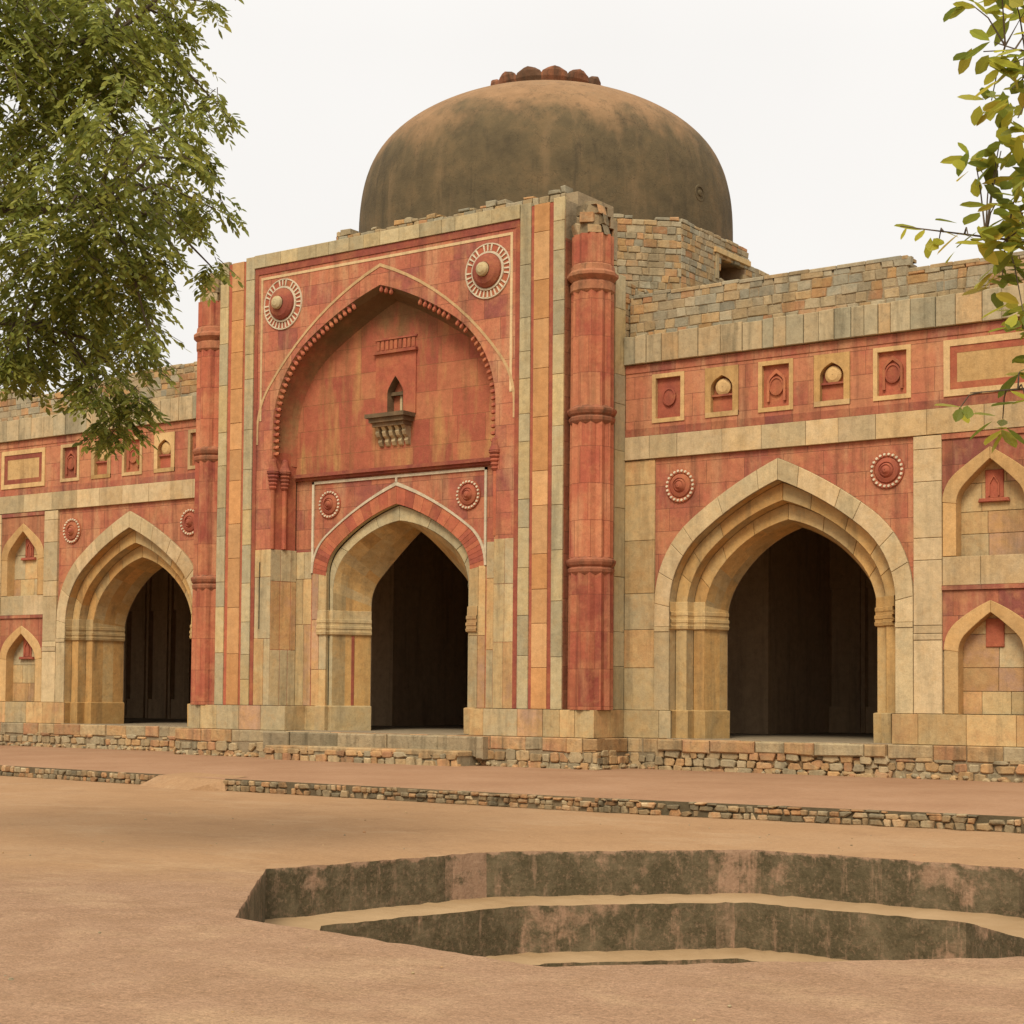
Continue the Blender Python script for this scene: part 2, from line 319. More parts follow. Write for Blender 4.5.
class MB:
    def __init__(s): s.v, s.f, s.t, s.m = [], [], [], []
    def face(s, pts, tint=None, mat=0):
        i = len(s.v); s.v.extend([tuple(p) for p in pts]); s.f.append(tuple(range(i, i + len(pts)))); s.t.append(tint or (.5, .5, .5)); s.m.append(mat)
    def box(s, x0, x1, y0, y1, z0, z1, tint=None, mat=0, skip=''):
        t = tint or rt()
        P = [(x, y, z) for x in (x0, x1) for y in (y0, y1) for z in (z0, z1)]
        for nm, q in (('l', (0, 1, 3, 2)), ('r', (4, 6, 7, 5)), ('f', (0, 4, 5, 1)), ('b', (2, 3, 7, 6)), ('d', (0, 2, 6, 4)), ('u', (1, 5, 7, 3))):
            if nm not in skip: s.face([P[i] for i in q], t, mat)
    def block(s, F, poly, n=0.0, depth=0.12, tint=None, gap=0.005, bevel=0.008, mat=0):
        t = tint or rt(); a = inset(poly, gap); b = inset(poly, gap + bevel); k = len(poly)
        A0 = [F(u, v, n - depth) for u, v in a]; A1 = [F(u, v, n - bevel) for u, v in a]; B = [F(u, v, n) for u, v in b]
        s.face(B, t, mat)
        for i in range(k):
            j = (i + 1) % k
            s.face([A1[i], A1[j], B[j], B[i]], t, mat); s.face([A0[i], A0[j], A1[j], A1[i]], t, mat)
    def loft(s, profs, tint=None, mat=0, close=False, per=None):
        for a, b in zip(profs[:-1], profs[1:]):
            n = len(a)
            for i in range(n if close else n - 1):
                j = (i + 1) % n
                s.face([a[i], a[j], b[j], b[i]], per(i) if per else tint, mat)
    def lathe(s, prof, c=(0, 0, 0), segs=32, mod=None, tint=None, mat=0, a0=0, a1=2 * math.pi):
        rings = []; full = abs(a1 - a0 - 2 * math.pi) < 1e-6
        for r, z in prof:
            rings.append([(c[0] + r * (mod(k) if mod else 1) * math.cos(a0 + (a1 - a0) * k / segs), c[1] + r * (mod(k) if mod else 1) * math.sin(a0 + (a1 - a0) * k / segs), c[2] + z) for k in range(segs if full else segs + 1)])
        s.loft(rings, tint, mat, full)
    def tube(s, pts, radii, segs=8, tint=None, mat=0):
        rings = []; up = Vector((0.3, 0.2, 1))
        for i, p in enumerate(pts):
            p = Vector(p); d = (Vector(pts[min(i + 1, len(pts) - 1)]) - Vector(pts[max(i - 1, 0)])).normalized()
            a = d.cross(up).normalized() if abs(d.dot(up.normalized())) < .97 else d.cross(Vector((1, 0, 0))).normalized(); b = d.cross(a)
            rings.append([tuple(p + (a * math.cos(2 * math.pi * k / segs) + b * math.sin(2 * math.pi * k / segs)) * radii[i]) for k in range(segs)])
        s.loft(rings, tint, mat, True)
    def build(s, name, mats, parent=None, loc=(0, 0, 0), smooth=False, weld=False):
        me = bpy.data.meshes.new(name)
        lx, ly, lz = loc
        me.from_pydata([(x - lx, y - ly, z - lz) for x, y, z in s.v], [], s.f)
        at = me.attributes.new('tint', 'FLOAT_COLOR', 'CORNER')
        arr = np.empty((len(me.loops), 4), np.float32); arr[:, 3] = 1
        cnt = np.array([len(f) for f in s.f]); arr[:, :3] = np.repeat(np.array(s.t, np.float32).reshape(-1, 3), cnt, axis=0)
        at.data.foreach_set('color', arr.ravel())
        if not isinstance(mats, (list, tuple)): mats = [mats]
        for m in mats: me.materials.append(m)
        me.polygons.foreach_set('material_index', np.array(s.m, np.int32))
        if weld or smooth:
            import bmesh
            bm = bmesh.new(); bm.from_mesh(me); bmesh.ops.remove_doubles(bm, verts=bm.verts, dist=0.0005)
            bmesh.ops.recalc_face_normals(bm, faces=bm.faces); bm.to_mesh(me); bm.free()
        if smooth: me.polygons.foreach_set('use_smooth', np.ones(len(me.polygons), bool))
        me.update()
        o = bpy.data.objects.new(name, me); COL.objects.link(o); o.location = loc
        if parent: 
            o.parent = parent
            pw = Vector((0, 0, 0)); q = parent
            while q: pw += q.location; q = q.parent
            o.location = Vector(loc) - pw
        return o

def tag(o, label=None, cat=None, group=None, kind=None):
    for k, v in (('label', label), ('category', cat), ('group', group), ('kind', kind)):
        if v: o[k] = v
    return o
def empty(name, loc):
    o = bpy.data.objects.new(name, None); o.empty_display_size = 0.3; o.location = loc; COL.objects.link(o); return o
def copy_part(o, loc):
    c = o.copy(); COL.objects.link(c); c.parent = o.parent
    pw = Vector((0, 0, 0)); q = o.parent
    while q: pw += q.location; q = q.parent
    c.location = Vector(loc) - pw
    return c

def arch_half(h, zs, za, n=14, r1k=0.55, deg=47):
    """right half of a four-centred arch, from (h, zs) up to the point (0, za)"""
    r1 = r1k * h; c1 = (h - r1, zs); dx, dz = -c1[0], za - zs
    while True:
        a = math.radians(deg); nx, nz = math.cos(a), math.sin(a); dn = dx * nx + dz * nz; den = 2 * (r1 - dn)
        if den > 0.1 * h or deg < 12: break
        deg -= 2
    r2 = (dx * dx + dz * dz - 2 * r1 * dn + r1 * r1) / den
    c2 = (c1[0] + (r1 - r2) * nx, c1[1] + (r1 - r2) * nz)
    pts = []
    m = n // 2
    for i in range(m + 1):
        t = a * i / m; pts.append((c1[0] + r1 * math.cos(t), c1[1] + r1 * math.sin(t)))
    t0 = math.atan2(pts[-1][1] - c2[1], pts[-1][0] - c2[0]); t1 = math.atan2(za - c2[1], -c2[0])
    for i in range(1, n - m + 1):
        t = t0 + (t1 - t0) * i / (n - m); rr = r2; pts.append((c2[0] + rr * math.cos(t), c2[1] + rr * math.sin(t)))
    pts[-1] = (0, za)
    return pts
def arch(h, zs, za, zb, n=14, **kw):
    """whole opening outline left foot -> apex -> right foot"""
    hf = arch_half(h, zs, za, n, **kw)
    R_ = [(h, zb)] + hf
    return [(-x, z) for x, z in R_] + [(x, z) for x, z in reversed(R_[:-1])]

def lay_rows(mb, F, u0, u1, v0, v1, hs, wr, n=0.0, depth=0.12, tr=(0, 1), gap=0.004, bevel=0.006, nj=0.004, mat=0, even_rows=None):
    """dressed blocks in courses"""
    v = v0
    while v < v1 - 0.02:
        h = U(*hs); 
        if v + h > v1 - hs[0] * 0.5: h = v1 - v
        u = u0
        while u < u1 - 0.02:
            ww = U(*wr)
            if u + ww > u1 - wr[0] * 0.6: ww = u1 - u
            mb.block(F, [(u, v), (u + ww, v), (u + ww, v + h), (u, v + h)], n + U(-nj, nj), depth, rt(*tr), gap, bevel, mat)
            u += ww
        v += h

def lay_rubble(mb, F, u0, u1, v0, top, hs=(0.12, 0.18), wr=(0.14, 0.32), n=0.0, depth=0.1, tr=(0, 1), rough=0.02, hole=None, gap=0.004, ubound=None):
    """coursed rubble up to top(u); every stone its own jittered block"""
    v = v0; vm = max(top(u0 + (u1 - u0) * i / 20) for i in range(21))
    while v < vm - 0.03:
        h = U(*hs); u = u0 - U(0, 0.2)
        while u < u1 - 0.03:
            ww = U(*wr) * (1.35 if R() < 0.15 else 1)
            a, b = max(u, u0), min(u + ww, u1)
            um = 0.5 * (a + b); tp = top(um)
            if b - a > 0.05 and v < tp - 0.05 and not (hole and hole(um, v + h / 2)):
                vt = min(v + h, tp)
                j = lambda: U(-rough, rough)
                jl = 0 if a == u0 else 1; jr = 0 if b == u1 else 1
                poly = [(a + j() * jl, v + j() * .6), (b + j() * jr, v + j() * .6), (b + j() * jr, vt + j() * .6), (a + j() * jl, vt + j() * .6)]
                if R() < 0.5:
                    poly.insert(3, (um + U(-.05, .05), vt + U(-.01, .025)))
                mb.block(F, poly, n + U(-0.012, 0.012), depth, rt(*tr), gap, U(0.010, 0.018))
            u += ww
        v += h

def lay_rough(mb, F, u0, u1, v0, top, cell=0.17, n=0.0, depth=0.14, tr=(0, 1)):
    """random rubble: irregular stones packed on a jittered grid"""
    v = v0; row = 0
    while v < max(top(u0), top(u1), top((u0 + u1) / 2)) - .03:
        h = cell * U(.6, .95); u = u0 + (U(-.1, 0) if row % 2 else U(-.2, -.1))
        while u < u1 - .03:
            ww = cell * U(.7, 1.9); a, b = max(u, u0), min(u + ww, u1); tp = top((a + b) / 2)
            if b - a > .05 and v < tp - .03 and R() < .93:
                vt = min(v + h * U(.85, 1.25), tp); c_ = ((a + b) / 2, (v + vt) / 2); k = random.randint(5, 8); poly = []
                for i in range(k):
                    t = math.tau * (i + U(-.3, .3)) / k
                    poly.append((c_[0] + math.copysign(abs(math.cos(t)) ** .42, math.cos(t)) * (b - a) * .5 * U(.88, 1.04), c_[1] + math.copysign(abs(math.sin(t)) ** .42, math.sin(t)) * (vt - v) * .5 * U(.88, 1.08)))
                mb.block(F, poly, n + U(-.03, .02), depth, rt(*tr), .001, U(.010, .022))
            u += ww
        v += h; row += 1

def spandrel(mb, F, u0, u1, v1, out, c=0.0, n=0.0, tint=None, mat=0, v0=None):
    """wall face of rectangle u0..u1 up to v1 with the arched opening cut out"""
    pts = [(x + c, z) for x, z in out]; zb = pts[0][1] if v0 is None else v0
    mb.face([F(u0, zb, n), F(pts[0][0], zb, n), F(pts[0][0], v1, n), F(u0, v1, n)], tint, mat)
    mb.face([F(pts[-1][0], zb, n), F(u1, zb, n), F(u1, v1, n), F(pts[-1][0], v1, n)], tint, mat)
    for (a, b), (d, e) in zip(pts[:-1], pts[1:]):
        if abs(a - d) > 1e-5: mb.face([F(a, b, n), F(d, e, n), F(d, v1, n), F(a, v1, n)], tint, mat)

def prof(F, out, c=0.0, n=0.0): return [tuple(F(x + c, z, n)) for x, z in out]

def resample(pl, cuts):
    return [pl[i] for i in cuts]

def voussoirs(mb, F, oc, ic, c=0.0, n=0.0, depth=0.2, tr=(0, 1), groups=None, jamb=None, gap=0.004, bevel=0.008, mat=0):
    """ring of cut stones between two outlines with the same number of points"""
    N = len(oc); groups = groups or [(0, N - 1)]
    for a, b in groups:
        poly = [(x + c, z) for x, z in oc[a:b + 1]] + [(x + c, z) for x, z in reversed(ic[a:b + 1])]
        t = rt(*tr)
        # curved stone = strip of quads with a chamfered rim
        o = oc[a:b + 1]; i_ = ic[a:b + 1]; m = len(o)
        if m == 2:
            mb.block(F, poly, n, depth, t, gap, bevel, mat); continue
        P = inset(poly, gap); Q = inset(poly, gap + bevel); L = len(P)
        for k in range(m - 1):
            mb.face([F(*Q[k], n), F(*Q[k + 1], n), F(*Q[L - 2 - k], n), F(*Q[L - 1 - k], n)], t, mat)
        for k in range(L):
            j = (k + 1) % L
            mb.face([F(*P[k], n - bevel), F(*P[j], n - bevel), F(*Q[j], n), F(*Q[k], n)], t, mat)
            mb.face([F(*P[k], n - depth), F(*P[j], n - depth), F(*P[j], n - bevel), F(*P[k], n - bevel)], t, mat)

def rand_groups(N, lo, hi, foot=1):
    """split the arc points into stones; the straight foot segments are left to the caller"""
    g = []; a = foot; mid = (N - 1) // 2
    while a < mid:
        b = min(a + random.randint(lo, hi), mid)
        if mid - b < lo: b = mid
        g.append((a, b)); a = b
    a = mid
    while a < N - 1 - foot:
        b = min(a + random.randint(lo, hi), N - 1 - foot)
        if N - 1 - foot - b < lo: b = N - 1 - foot
        g.append((a, b)); a = b
    return g

def moulding(mb, path, z0, z1, steps, tint=None, mat=0, offs=None):
    """stepped moulding along a plan path; offs(pt, d) gives the point pushed out by d"""
    profs = []
    for z, d in steps:
        profs.append([tuple(Vector((*offs(i, d), z))) for i in range(len(path))])
    mb.loft(profs, tint, mat)

# ================================================================== SETTING
tank_rim = [(12.68, -17.77), (13.22, -14.88), (15.28, -12.68), (18.38, -12.78), (20.75, -14.9), (20.75, -18.4), (18.2, -21.02), (15.0, -20.53)]
TC = Vector((16.85, -16.75))
def shrink(poly, d): return inset(poly, d)

g = MB()
rings = []
base_sub = []; NS = 24
for i in range(8):
    a, b = Vector(tank_rim[i]), Vector(tank_rim[(i + 1) % 8])
    for k in range(NS):
        p = a.lerp(b, k / NS); base_sub.append(p)
for sc, zz in ((1, 0), (1.012, 0), (1.06, 0), (1.2, 0), (1.6, 0), (3, 0), (10, 0), (60, 0), (300, 0)):
    rings.append([(TC.x + (p.x - TC.x) * sc + (U(-.009, .009) if sc == 1 else 0), TC.y + (p.y - TC.y) * sc + (U(-.009, .009) if sc == 1 else 0), U(-.010, .003) if sc == 1 else (U(-.008, .008) if sc < 2 else 0)) for p in base_sub])
g.loft(rings, close=True)
court = tag(g.build('courtyard', M['ground'], weld=True), kind='structure')

# stepped tank sunk in the court
tank = tag(empty('stepped_tank', (TC.x, TC.y, -1.25)), 'octagonal sunken tank with algae blackened stepped sides in the earthen courtyard', 'tank')

def sub8(poly, n=24):
    res = []
    for i in range(8):
        a, b = Vector(poly[i]), Vector(poly[(i + 1) % 8])
        for k in range(n): res.append(a.lerp(b, k / n))
    return res
lv = [tank_rim, inset(tank_rim, 0.73), inset(tank_rim, 1.38), inset(tank_rim, 2.0)]
for i_ in (0, 7): lv[1][i_] = (lv[1][i_][0] - .14, lv[1][i_][1] - .11)
def wob(poly, z, first=None):
    if first: return first
    return [(TC.x + (q.x - TC.x) * (1 + U(-.0012, .0012)), TC.y + (q.y - TC.y) * (1 + U(-.0012, .0012)), z + U(-.008, .004)) for q in sub8(poly)]
rims = [rings[0], wob(lv[1], -.5), wob(lv[2], -1.0)]
def riser(i, z1, name, patch):
    m = MB(); top = rims[i]; z0 = top[0][2]
    rows = [top]
    for z in (top[0][2] - .05, (z0 + z1) / 2, z1 - .03):
        rows.append([(x * 1 + (TC.x - x) * U(-.001, .002), y + (TC.y - y) * U(-.001, .002), z) for x, y, _ in top])
    m.loft(rows, close=True, per=lambda k: (R(), patch.get(k, 0.0), 0))
    return m.build(name, M['tank'], tank, weld=True)
riser(0, -0.5, 'upper_riser', {18: .2, 19: .6, 20: .9, 21: 1, 22: 1, 23: .8, 43: .2, 44: .5, 45: .9, 46: 1, 47: .6, 48: .3, 88: .5, 89: 1, 90: 1, 91: .6})
riser(1, -1.0, 'middle_riser', {45: .3, 46: .4, 70: .5, 71: .4, 86: .3})
riser(2, -1.3, 'lower_riser', {})
for po, i, z, nm in ((tank_rim, 1, -0.5, 'upper_tread'), (lv[1], 2, -1.0, 'lower_tread')):
    m = MB(); a = sub8(inset(po, -0.04)); b = rims[i]
    m.loft([[(q.x, q.y, z + U(0, .02)) for q in a], [(q.x * .7 + s_[0] * .3, q.y * .7 + s_[1] * .3, z + U(-.004, .012)) for q, s_ in zip(a, b)], [(q.x * .3 + s_[0] * .7, q.y * .3 + s_[1] * .7, z + U(-.006, .004)) for q, s_ in zip(a, b)], b], close=True)
    m.build(nm, M['sand'], tank, weld=True)
m = MB(); q = sub8(inset(lv[2], -0.03)); m.face([(p.x, p.y, -1.3) for p in q]); m.build('tank_bed', M['sand'], tank)

# loose grit and pebbles on the beaten earth
random.seed(21)
pb = MB()
for _ in range(350):
    x, y = U(6, 24), U(-25.5, -9.5)
    if (Vector((x, y)) - Vector((TC.x, TC.y))).length < 4.6 and R() < .97: continue
    q = U(.005, .015) * (1.8 if R() < .06 else 1); k_ = 6; an = U(0, 6); F = Frame((x, y, 0), (math.cos(an), math.sin(an), 0), (0, 0, 1), (-math.sin(an), math.cos(an), 0))
    if (abs(x - TC.x) < 4.4 and abs(y - TC.y) < 4.4): continue
    rows = [[F(q * h * math.cos(math.tau * i / k_) * U(.8, 1.2), q * .8 * h * math.sin(math.tau * i / k_) * U(.8, 1.2), z * q) for i in range(k_)] for h, z in ((1, -.2), (1.05, .25), (.6, .7))]
    t = rt(); pb.loft(rows, t, close=True); pb.face(rows[-1], t)
tag(pb.build('pebbles', M['plinth']), kind='stuff')
random.seed(12)

# raised terrace in front of the mosque
ZT = 0.25
edge = [(-60, -7.2), (-4.45, -7.62), (0.82, -8.02), (2.68, -8.36), (10.67, -8.62), (16.85, -8.25), (60, -5.2)]
t_ = MB()
back = [(x, 12.0) for x, y in edge]
ZE = 0.195
t_.loft([[(x, y + .03, -.05) for x, y in edge], [(x, y, ZE) for x, y in edge], [(x, y + .5, ZE + .02) for x, y in edge], [(x, y * 0.5 - .5, ZT) for x, y in edge], [(x, y, ZT) for x, y in back]])
# earth ramp in the gap of the kerb
rm = MB(); rm.loft([[(0.84, -7.45, ZE + .035), (2.72, -7.8, ZE + .035)], [(0.74, -8.09, ZE), (2.74, -8.42, ZE - .01)], [(0.6, -8.2, .1), (2.5, -8.6, .1)], [(.42, -8.34, -.01), (2.15, -8.75, -.01)]])
rm.face([(2.72, -8.1, ZE + .02), (2.74, -8.42, ZE - .01), (2.5, -8.6, .1), (2.15, -8.75, -.01), (2.85, -8.5, -.01)])
ter = tag(t_.build('terrace', M['terrace']), kind='structure'); tag(rm.build('earth_ramp', M['ground']), kind='structure')

M['kerb'] = stone('stained_kerb_rubble', [(0.16, 0.13, 0.08), (0.26, 0.20, 0.115), (0.33, 0.22, 0.11), (0.36, 0.19, 0.085), (0.40, 0.31, 0.18)], grime=0.95, grime_col=(0.07, 0.056, 0.033), bump=1.0, bright=0.8, var=.3)
def kerb(pts, name, label):
    e_ = empty(name, ((pts[0][0] + pts[-1][0]) / 2, (pts[0][1] + pts[-1][1]) / 2, 0)); tag(e_, label, 'kerb', 'rubble kerbs along the terrace edge', 'thing')
    ms, bk = MB(), MB()
    for (ax, ay), (bx, by) in zip(pts[:-1], pts[1:]):
        a, b = Vector((ax, ay, 0)), Vector((bx, by, 0)); d = (b - a); L = d.length; d.normalize(); nn = Vector((d.y, -d.x, 0))
        F = Frame(a, d, nn)
        bk.face([F(0, 0, 0.02), F(L, 0, 0.02), F(L, ZE + .012, 0.0), F(0, ZE + .012, 0.0)], rt())
        bk.face([F(0, ZE + .012, 0.0), F(L, ZE + .012, 0.0), F(L, ZE + .008, -.07), F(0, ZE + .008, -.07)], rt())
        lay_rough(ms, F, 0, L, -.01, lambda u: ZE + .005 + .012 * math.sin(u * 5), .125, .055, .1)
    ms.build('kerb_stones', M['kerb'], e_); bk.build('mortar_bed', M['mortar_dark'], e_)
M['mortar_dark'] = stone('damp_mortar', [(0.085, 0.065, 0.036), (0.15, 0.11, 0.062)], grime=0.5, bump=1.0)
kerb([(-30, -7.46), (-4.45, -7.66), (0.80, -8.06)], 'rubble_kerb', 'short low rubble stone kerb at the far left of the terrace edge')
kerb([(2.72, -8.38), (6.5, -8.52), (10.67, -8.64), (16.85, -8.27), (24, -7.76)], 'rubble_kerb', 'long low rubble stone kerb running to the right behind the tank')

# ================================================================== MOSQUE
mosque = tag(empty('mosque', (0, 3.0, ZT)), 'old red and buff sandstone mosque with a dark weathered dome and arched portal', 'mosque')
FF = Frame((0, 0, 0), (1, 0, 0), (0, -1, 0))            # wing plane, n towards the viewer
ZB, ZC = 0.865, 1.43                                     # floor level, top of base course
PY = 1.10                                                # portal plane stands this far in front of the wings

# ---------- portal block
pm = MB()
big = arch(3.2, 7.8, 10.79, ZC, 20, r1k=0.75, deg=57)
spandrel(pm, FF, -4.94, 4.94, 11.70, big, n=PY, tint=rt())
portal = pm.build('portal', M['red'], mosque)
core = MB()
core.box(-4.94, 4.94, -PY + .02, 0.9, 11.05, 11.9, skip='f'); core.box(-4.94, -3.26, -PY + .02, 0.6, ZB, 11.05, skip='fu'); core.box(3.26, 4.94, -PY + .02, 0.6, ZB, 11.05, skip='fu')
core.build('portal_core', M['mortar'], portal)
for s in (-1, 1):
    rs = MB(); x = 4.944 * s
    rs.face([(x, -PY + .004, ZC), (x, -.4, ZC), (x, -.4, 11.1), (x, -PY + .004, 11.1)], rt())
    rs.face([(x, -.4, ZC), (5.72 * s, -.4, ZC), (5.72 * s, -.4, 10.42), (x, -.4, 10.42)], rt())
    rs.build('turret_recess', M['red'], portal)

# recess behind the great arch
rc = MB()
b0 = prof(FF, arch(3.2, 7.8, 10.79, 7.0, 20, r1k=0.75, deg=57), n=PY - .002)
a1 = arch(3.14, 7.76, 10.69, 7.0, 20, r1k=0.75, deg=57); a2 = arch(3.05, 7.7, 10.6, 7.0, 20, r1k=0.75, deg=57)
rc.loft([b0, prof(FF, a1, n=PY - .16)], tint=(.9, .5, .5))
rc.loft([prof(FF, a1, n=PY - .16), prof(FF, a2, n=PY - .45), prof(FF, arch(2.97, 7.65, 10.54, 7.0, 20, r1k=0.75, deg=57), n=0.5)], tint=(.35, .5, .5))
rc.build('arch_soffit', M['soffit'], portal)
for s in (-1, 1):
    jm = MB()
    jm.face([FF(3.19 * s, ZC, PY), FF(3.0 * s, ZC, .5), FF(3.0 * s, 7.3, .5), FF(3.19 * s, 7.3, PY)], rt())
    # little clustered shafts and stalactite capitals at the springing
    for q, (xx, nn, rr) in enumerate(((3.19, PY - .03, .05), (3.08, .80, .06))):
        jm.lathe([(rr, 5.05), (rr, 6.45)], (xx * s, -nn, 0), 10, tint=rt(.4, .8))
        for j in range(5):
            z0 = 6.42 + j * .085
            jm.lathe([(rr + .01 + .012 * j, z0), (rr + .045 + .014 * j, z0 + .05), (rr + .03 + .014 * j, z0 + .085)], (xx * s, -nn, 0), 10, tint=rt(0, .4))
        jm.lathe([(rr + .1, 6.845), (rr + .05, 6.95), (rr + .02, 7.1), (.001, 7.16)], (xx * s, -nn, 0), 10, tint=rt(0, .5))
    jm.build('recess_jamb', M['redpiece'], portal)
# upper wall of the recess with its little window
win = arch(0.225, 8.46, 8.84, 7.96, 12, r1k=.9, deg=30)
bw = MB(); spandrel(bw, FF, -3.05, 3.05, 10.75, win, n=.50, v0=6.70)
bw.face([FF(-.225, 6.70, .5), FF(.225, 6.70, .5), FF(.225, 7.96, .5), FF(-.225, 7.96, .5)])
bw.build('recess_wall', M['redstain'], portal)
wp = MB(); spandrel(wp, FF, -.58, .58, 9.36, win, n=.53, tint=rt(.5, .7)); wp.box(-.58, -.56, -.529, -.5, 7.96, 9.36, skip='bf'); wp.box(.56, .58, -.529, -.5, 7.96, 9.36, skip='bf')
wp.box(-.62, .62, -.60, -.5, 9.36, 9.43, (.2, .2, .5))
for i in range(9): wp.box(-.56 + i * .128, -.48 + i * .128, -.53, -.5, 9.46, 9.66, rt(.2, .6))
wp.box(-.6, .6, -.54, -.5, 9.68, 9.72, rt(.1, .4))
wpo = wp.build('window_surround', M['redpiece'], portal)
wd = MB(); wd.loft([prof(FF, win, n=.541), prof(FF, win, n=.06)], tint=(.3, .4, .5)); wd.face([FF(x, z, .30) for x, z in win], (.75, .5, .5), 1)
wd.box(-.225, .225, -.42, -.34, 8.42, 8.5, (.0, .2, .5)); wd.box(.0, .06, -.36, -.3, 7.96, 8.42, (.9, .8, .5))
wd.build('window', [M['bracket'], M['redpiece']], portal)
br = MB()
br.box(-.56, .56, -.93, -.5, 7.87, 7.96, (.1, .3, .5)); br.box(-.5, .5, -.86, -.5, 7.77, 7.87, (.2, .3, .5)); br.box(-.45, .45, -.79, -.5, 7.68, 7.77, (.3, .3, .5))
for i in range(5):
    xc = -.38 + i * .19; pts = [(-.5, 7.26), (-.55, 7.28), (-.60, 7.36), (-.58, 7.43), (-.66, 7.48), (-.70, 7.56), (-.68, 7.61), (-.74, 7.68), (-.5, 7.68)]
    A = [(xc - .05, y, z) for y, z in pts]; B = [(xc + .05, y, z) for y, z in pts]; t = (U(.75, 1), U(.5, 1), .5)
    br.face(A, t); br.face(B, t); br.loft([A, B], t, close=True)
br.build('window_balcony', M['bracket'], portal)

# great-arch dressing: inlaid lines, bud fringe
il = MB()
def band(mb, F, o, i, c, n0, n1, tint=None):
    mb.loft([prof(F, o, c, n0), prof(F, o, c, n1), prof(F, i, c, n1), prof(F, i, c, n0)], tint)
oL = arch(3.72, 7.8, 11.27, 7.5, 20, r1k=0.45, deg=38); iL = arch(3.655, 7.8, 11.195, 7.5, 20, r1k=0.45, deg=38)
band(il, FF, oL, iL, 0, PY - .01, PY + .014, rt())
il.box(-3.62, 3.62, -PY - .012, -PY + .01, 11.36, 11.42, rt()); 
for s in (-1, 1): il.box(min(3.56 * s, 3.62 * s), max(3.56 * s, 3.62 * s), -PY - .012, -PY + .01, 8.05, 11.36, rt())
il.build('inlay_line', M['line'], portal)
fr = MB()
hf = arch(3.18, 7.8, 10.77, 6.95, 40, r1k=0.75, deg=57)
# walk along the edge at even spacing
acc = 0.0; pos_ = []
for (x0, z0), (x1, z1) in zip(hf[:-1], hf[1:]):
    L = math.hypot(x1 - x0, z1 - z0); t = 0.0
    while acc + (L - t) >= 0.15:
        t += 0.15 - acc; acc = 0.0; f = t / L
        pos_.append((x0 + (x1 - x0) * f, z0 + (z1 - z0) * f, (x1 - x0) / L, (z1 - z0) / L))
    acc += L - t
for x, z, tx, tz in pos_:
    if (-.95 < x < -.12 and R() < .85) or (.42 < x < 1.05) or R() < .025: continue
    nx, nz = tz, -tx                       # into the opening
    F = Frame((x, -PY + .06, z), (tx, 0, tz), (nx, 0, nz), (0, -1, 0))
    for (w0, w1, d0, d1, q) in ((.055, .036, -.02, .03, .05), (.036, .05, .03, .065, .4), (.05, .046, .065, .11, .75), (.046, .02, .11, .14, .6)):
        a = [F(w0 * math.cos(k * math.pi / 3), w0 * math.sin(k * math.pi / 3), d0) for k in range(6)]; b = [F(w1 * math.cos(k * math.pi / 3), w1 * math.sin(k * math.pi / 3), d1) for k in range(6)]
        fr.loft([a, b], (q, U(.5, 1), .5), close=True)
fr.build('bud_fringe', M['redpiece'], portal)

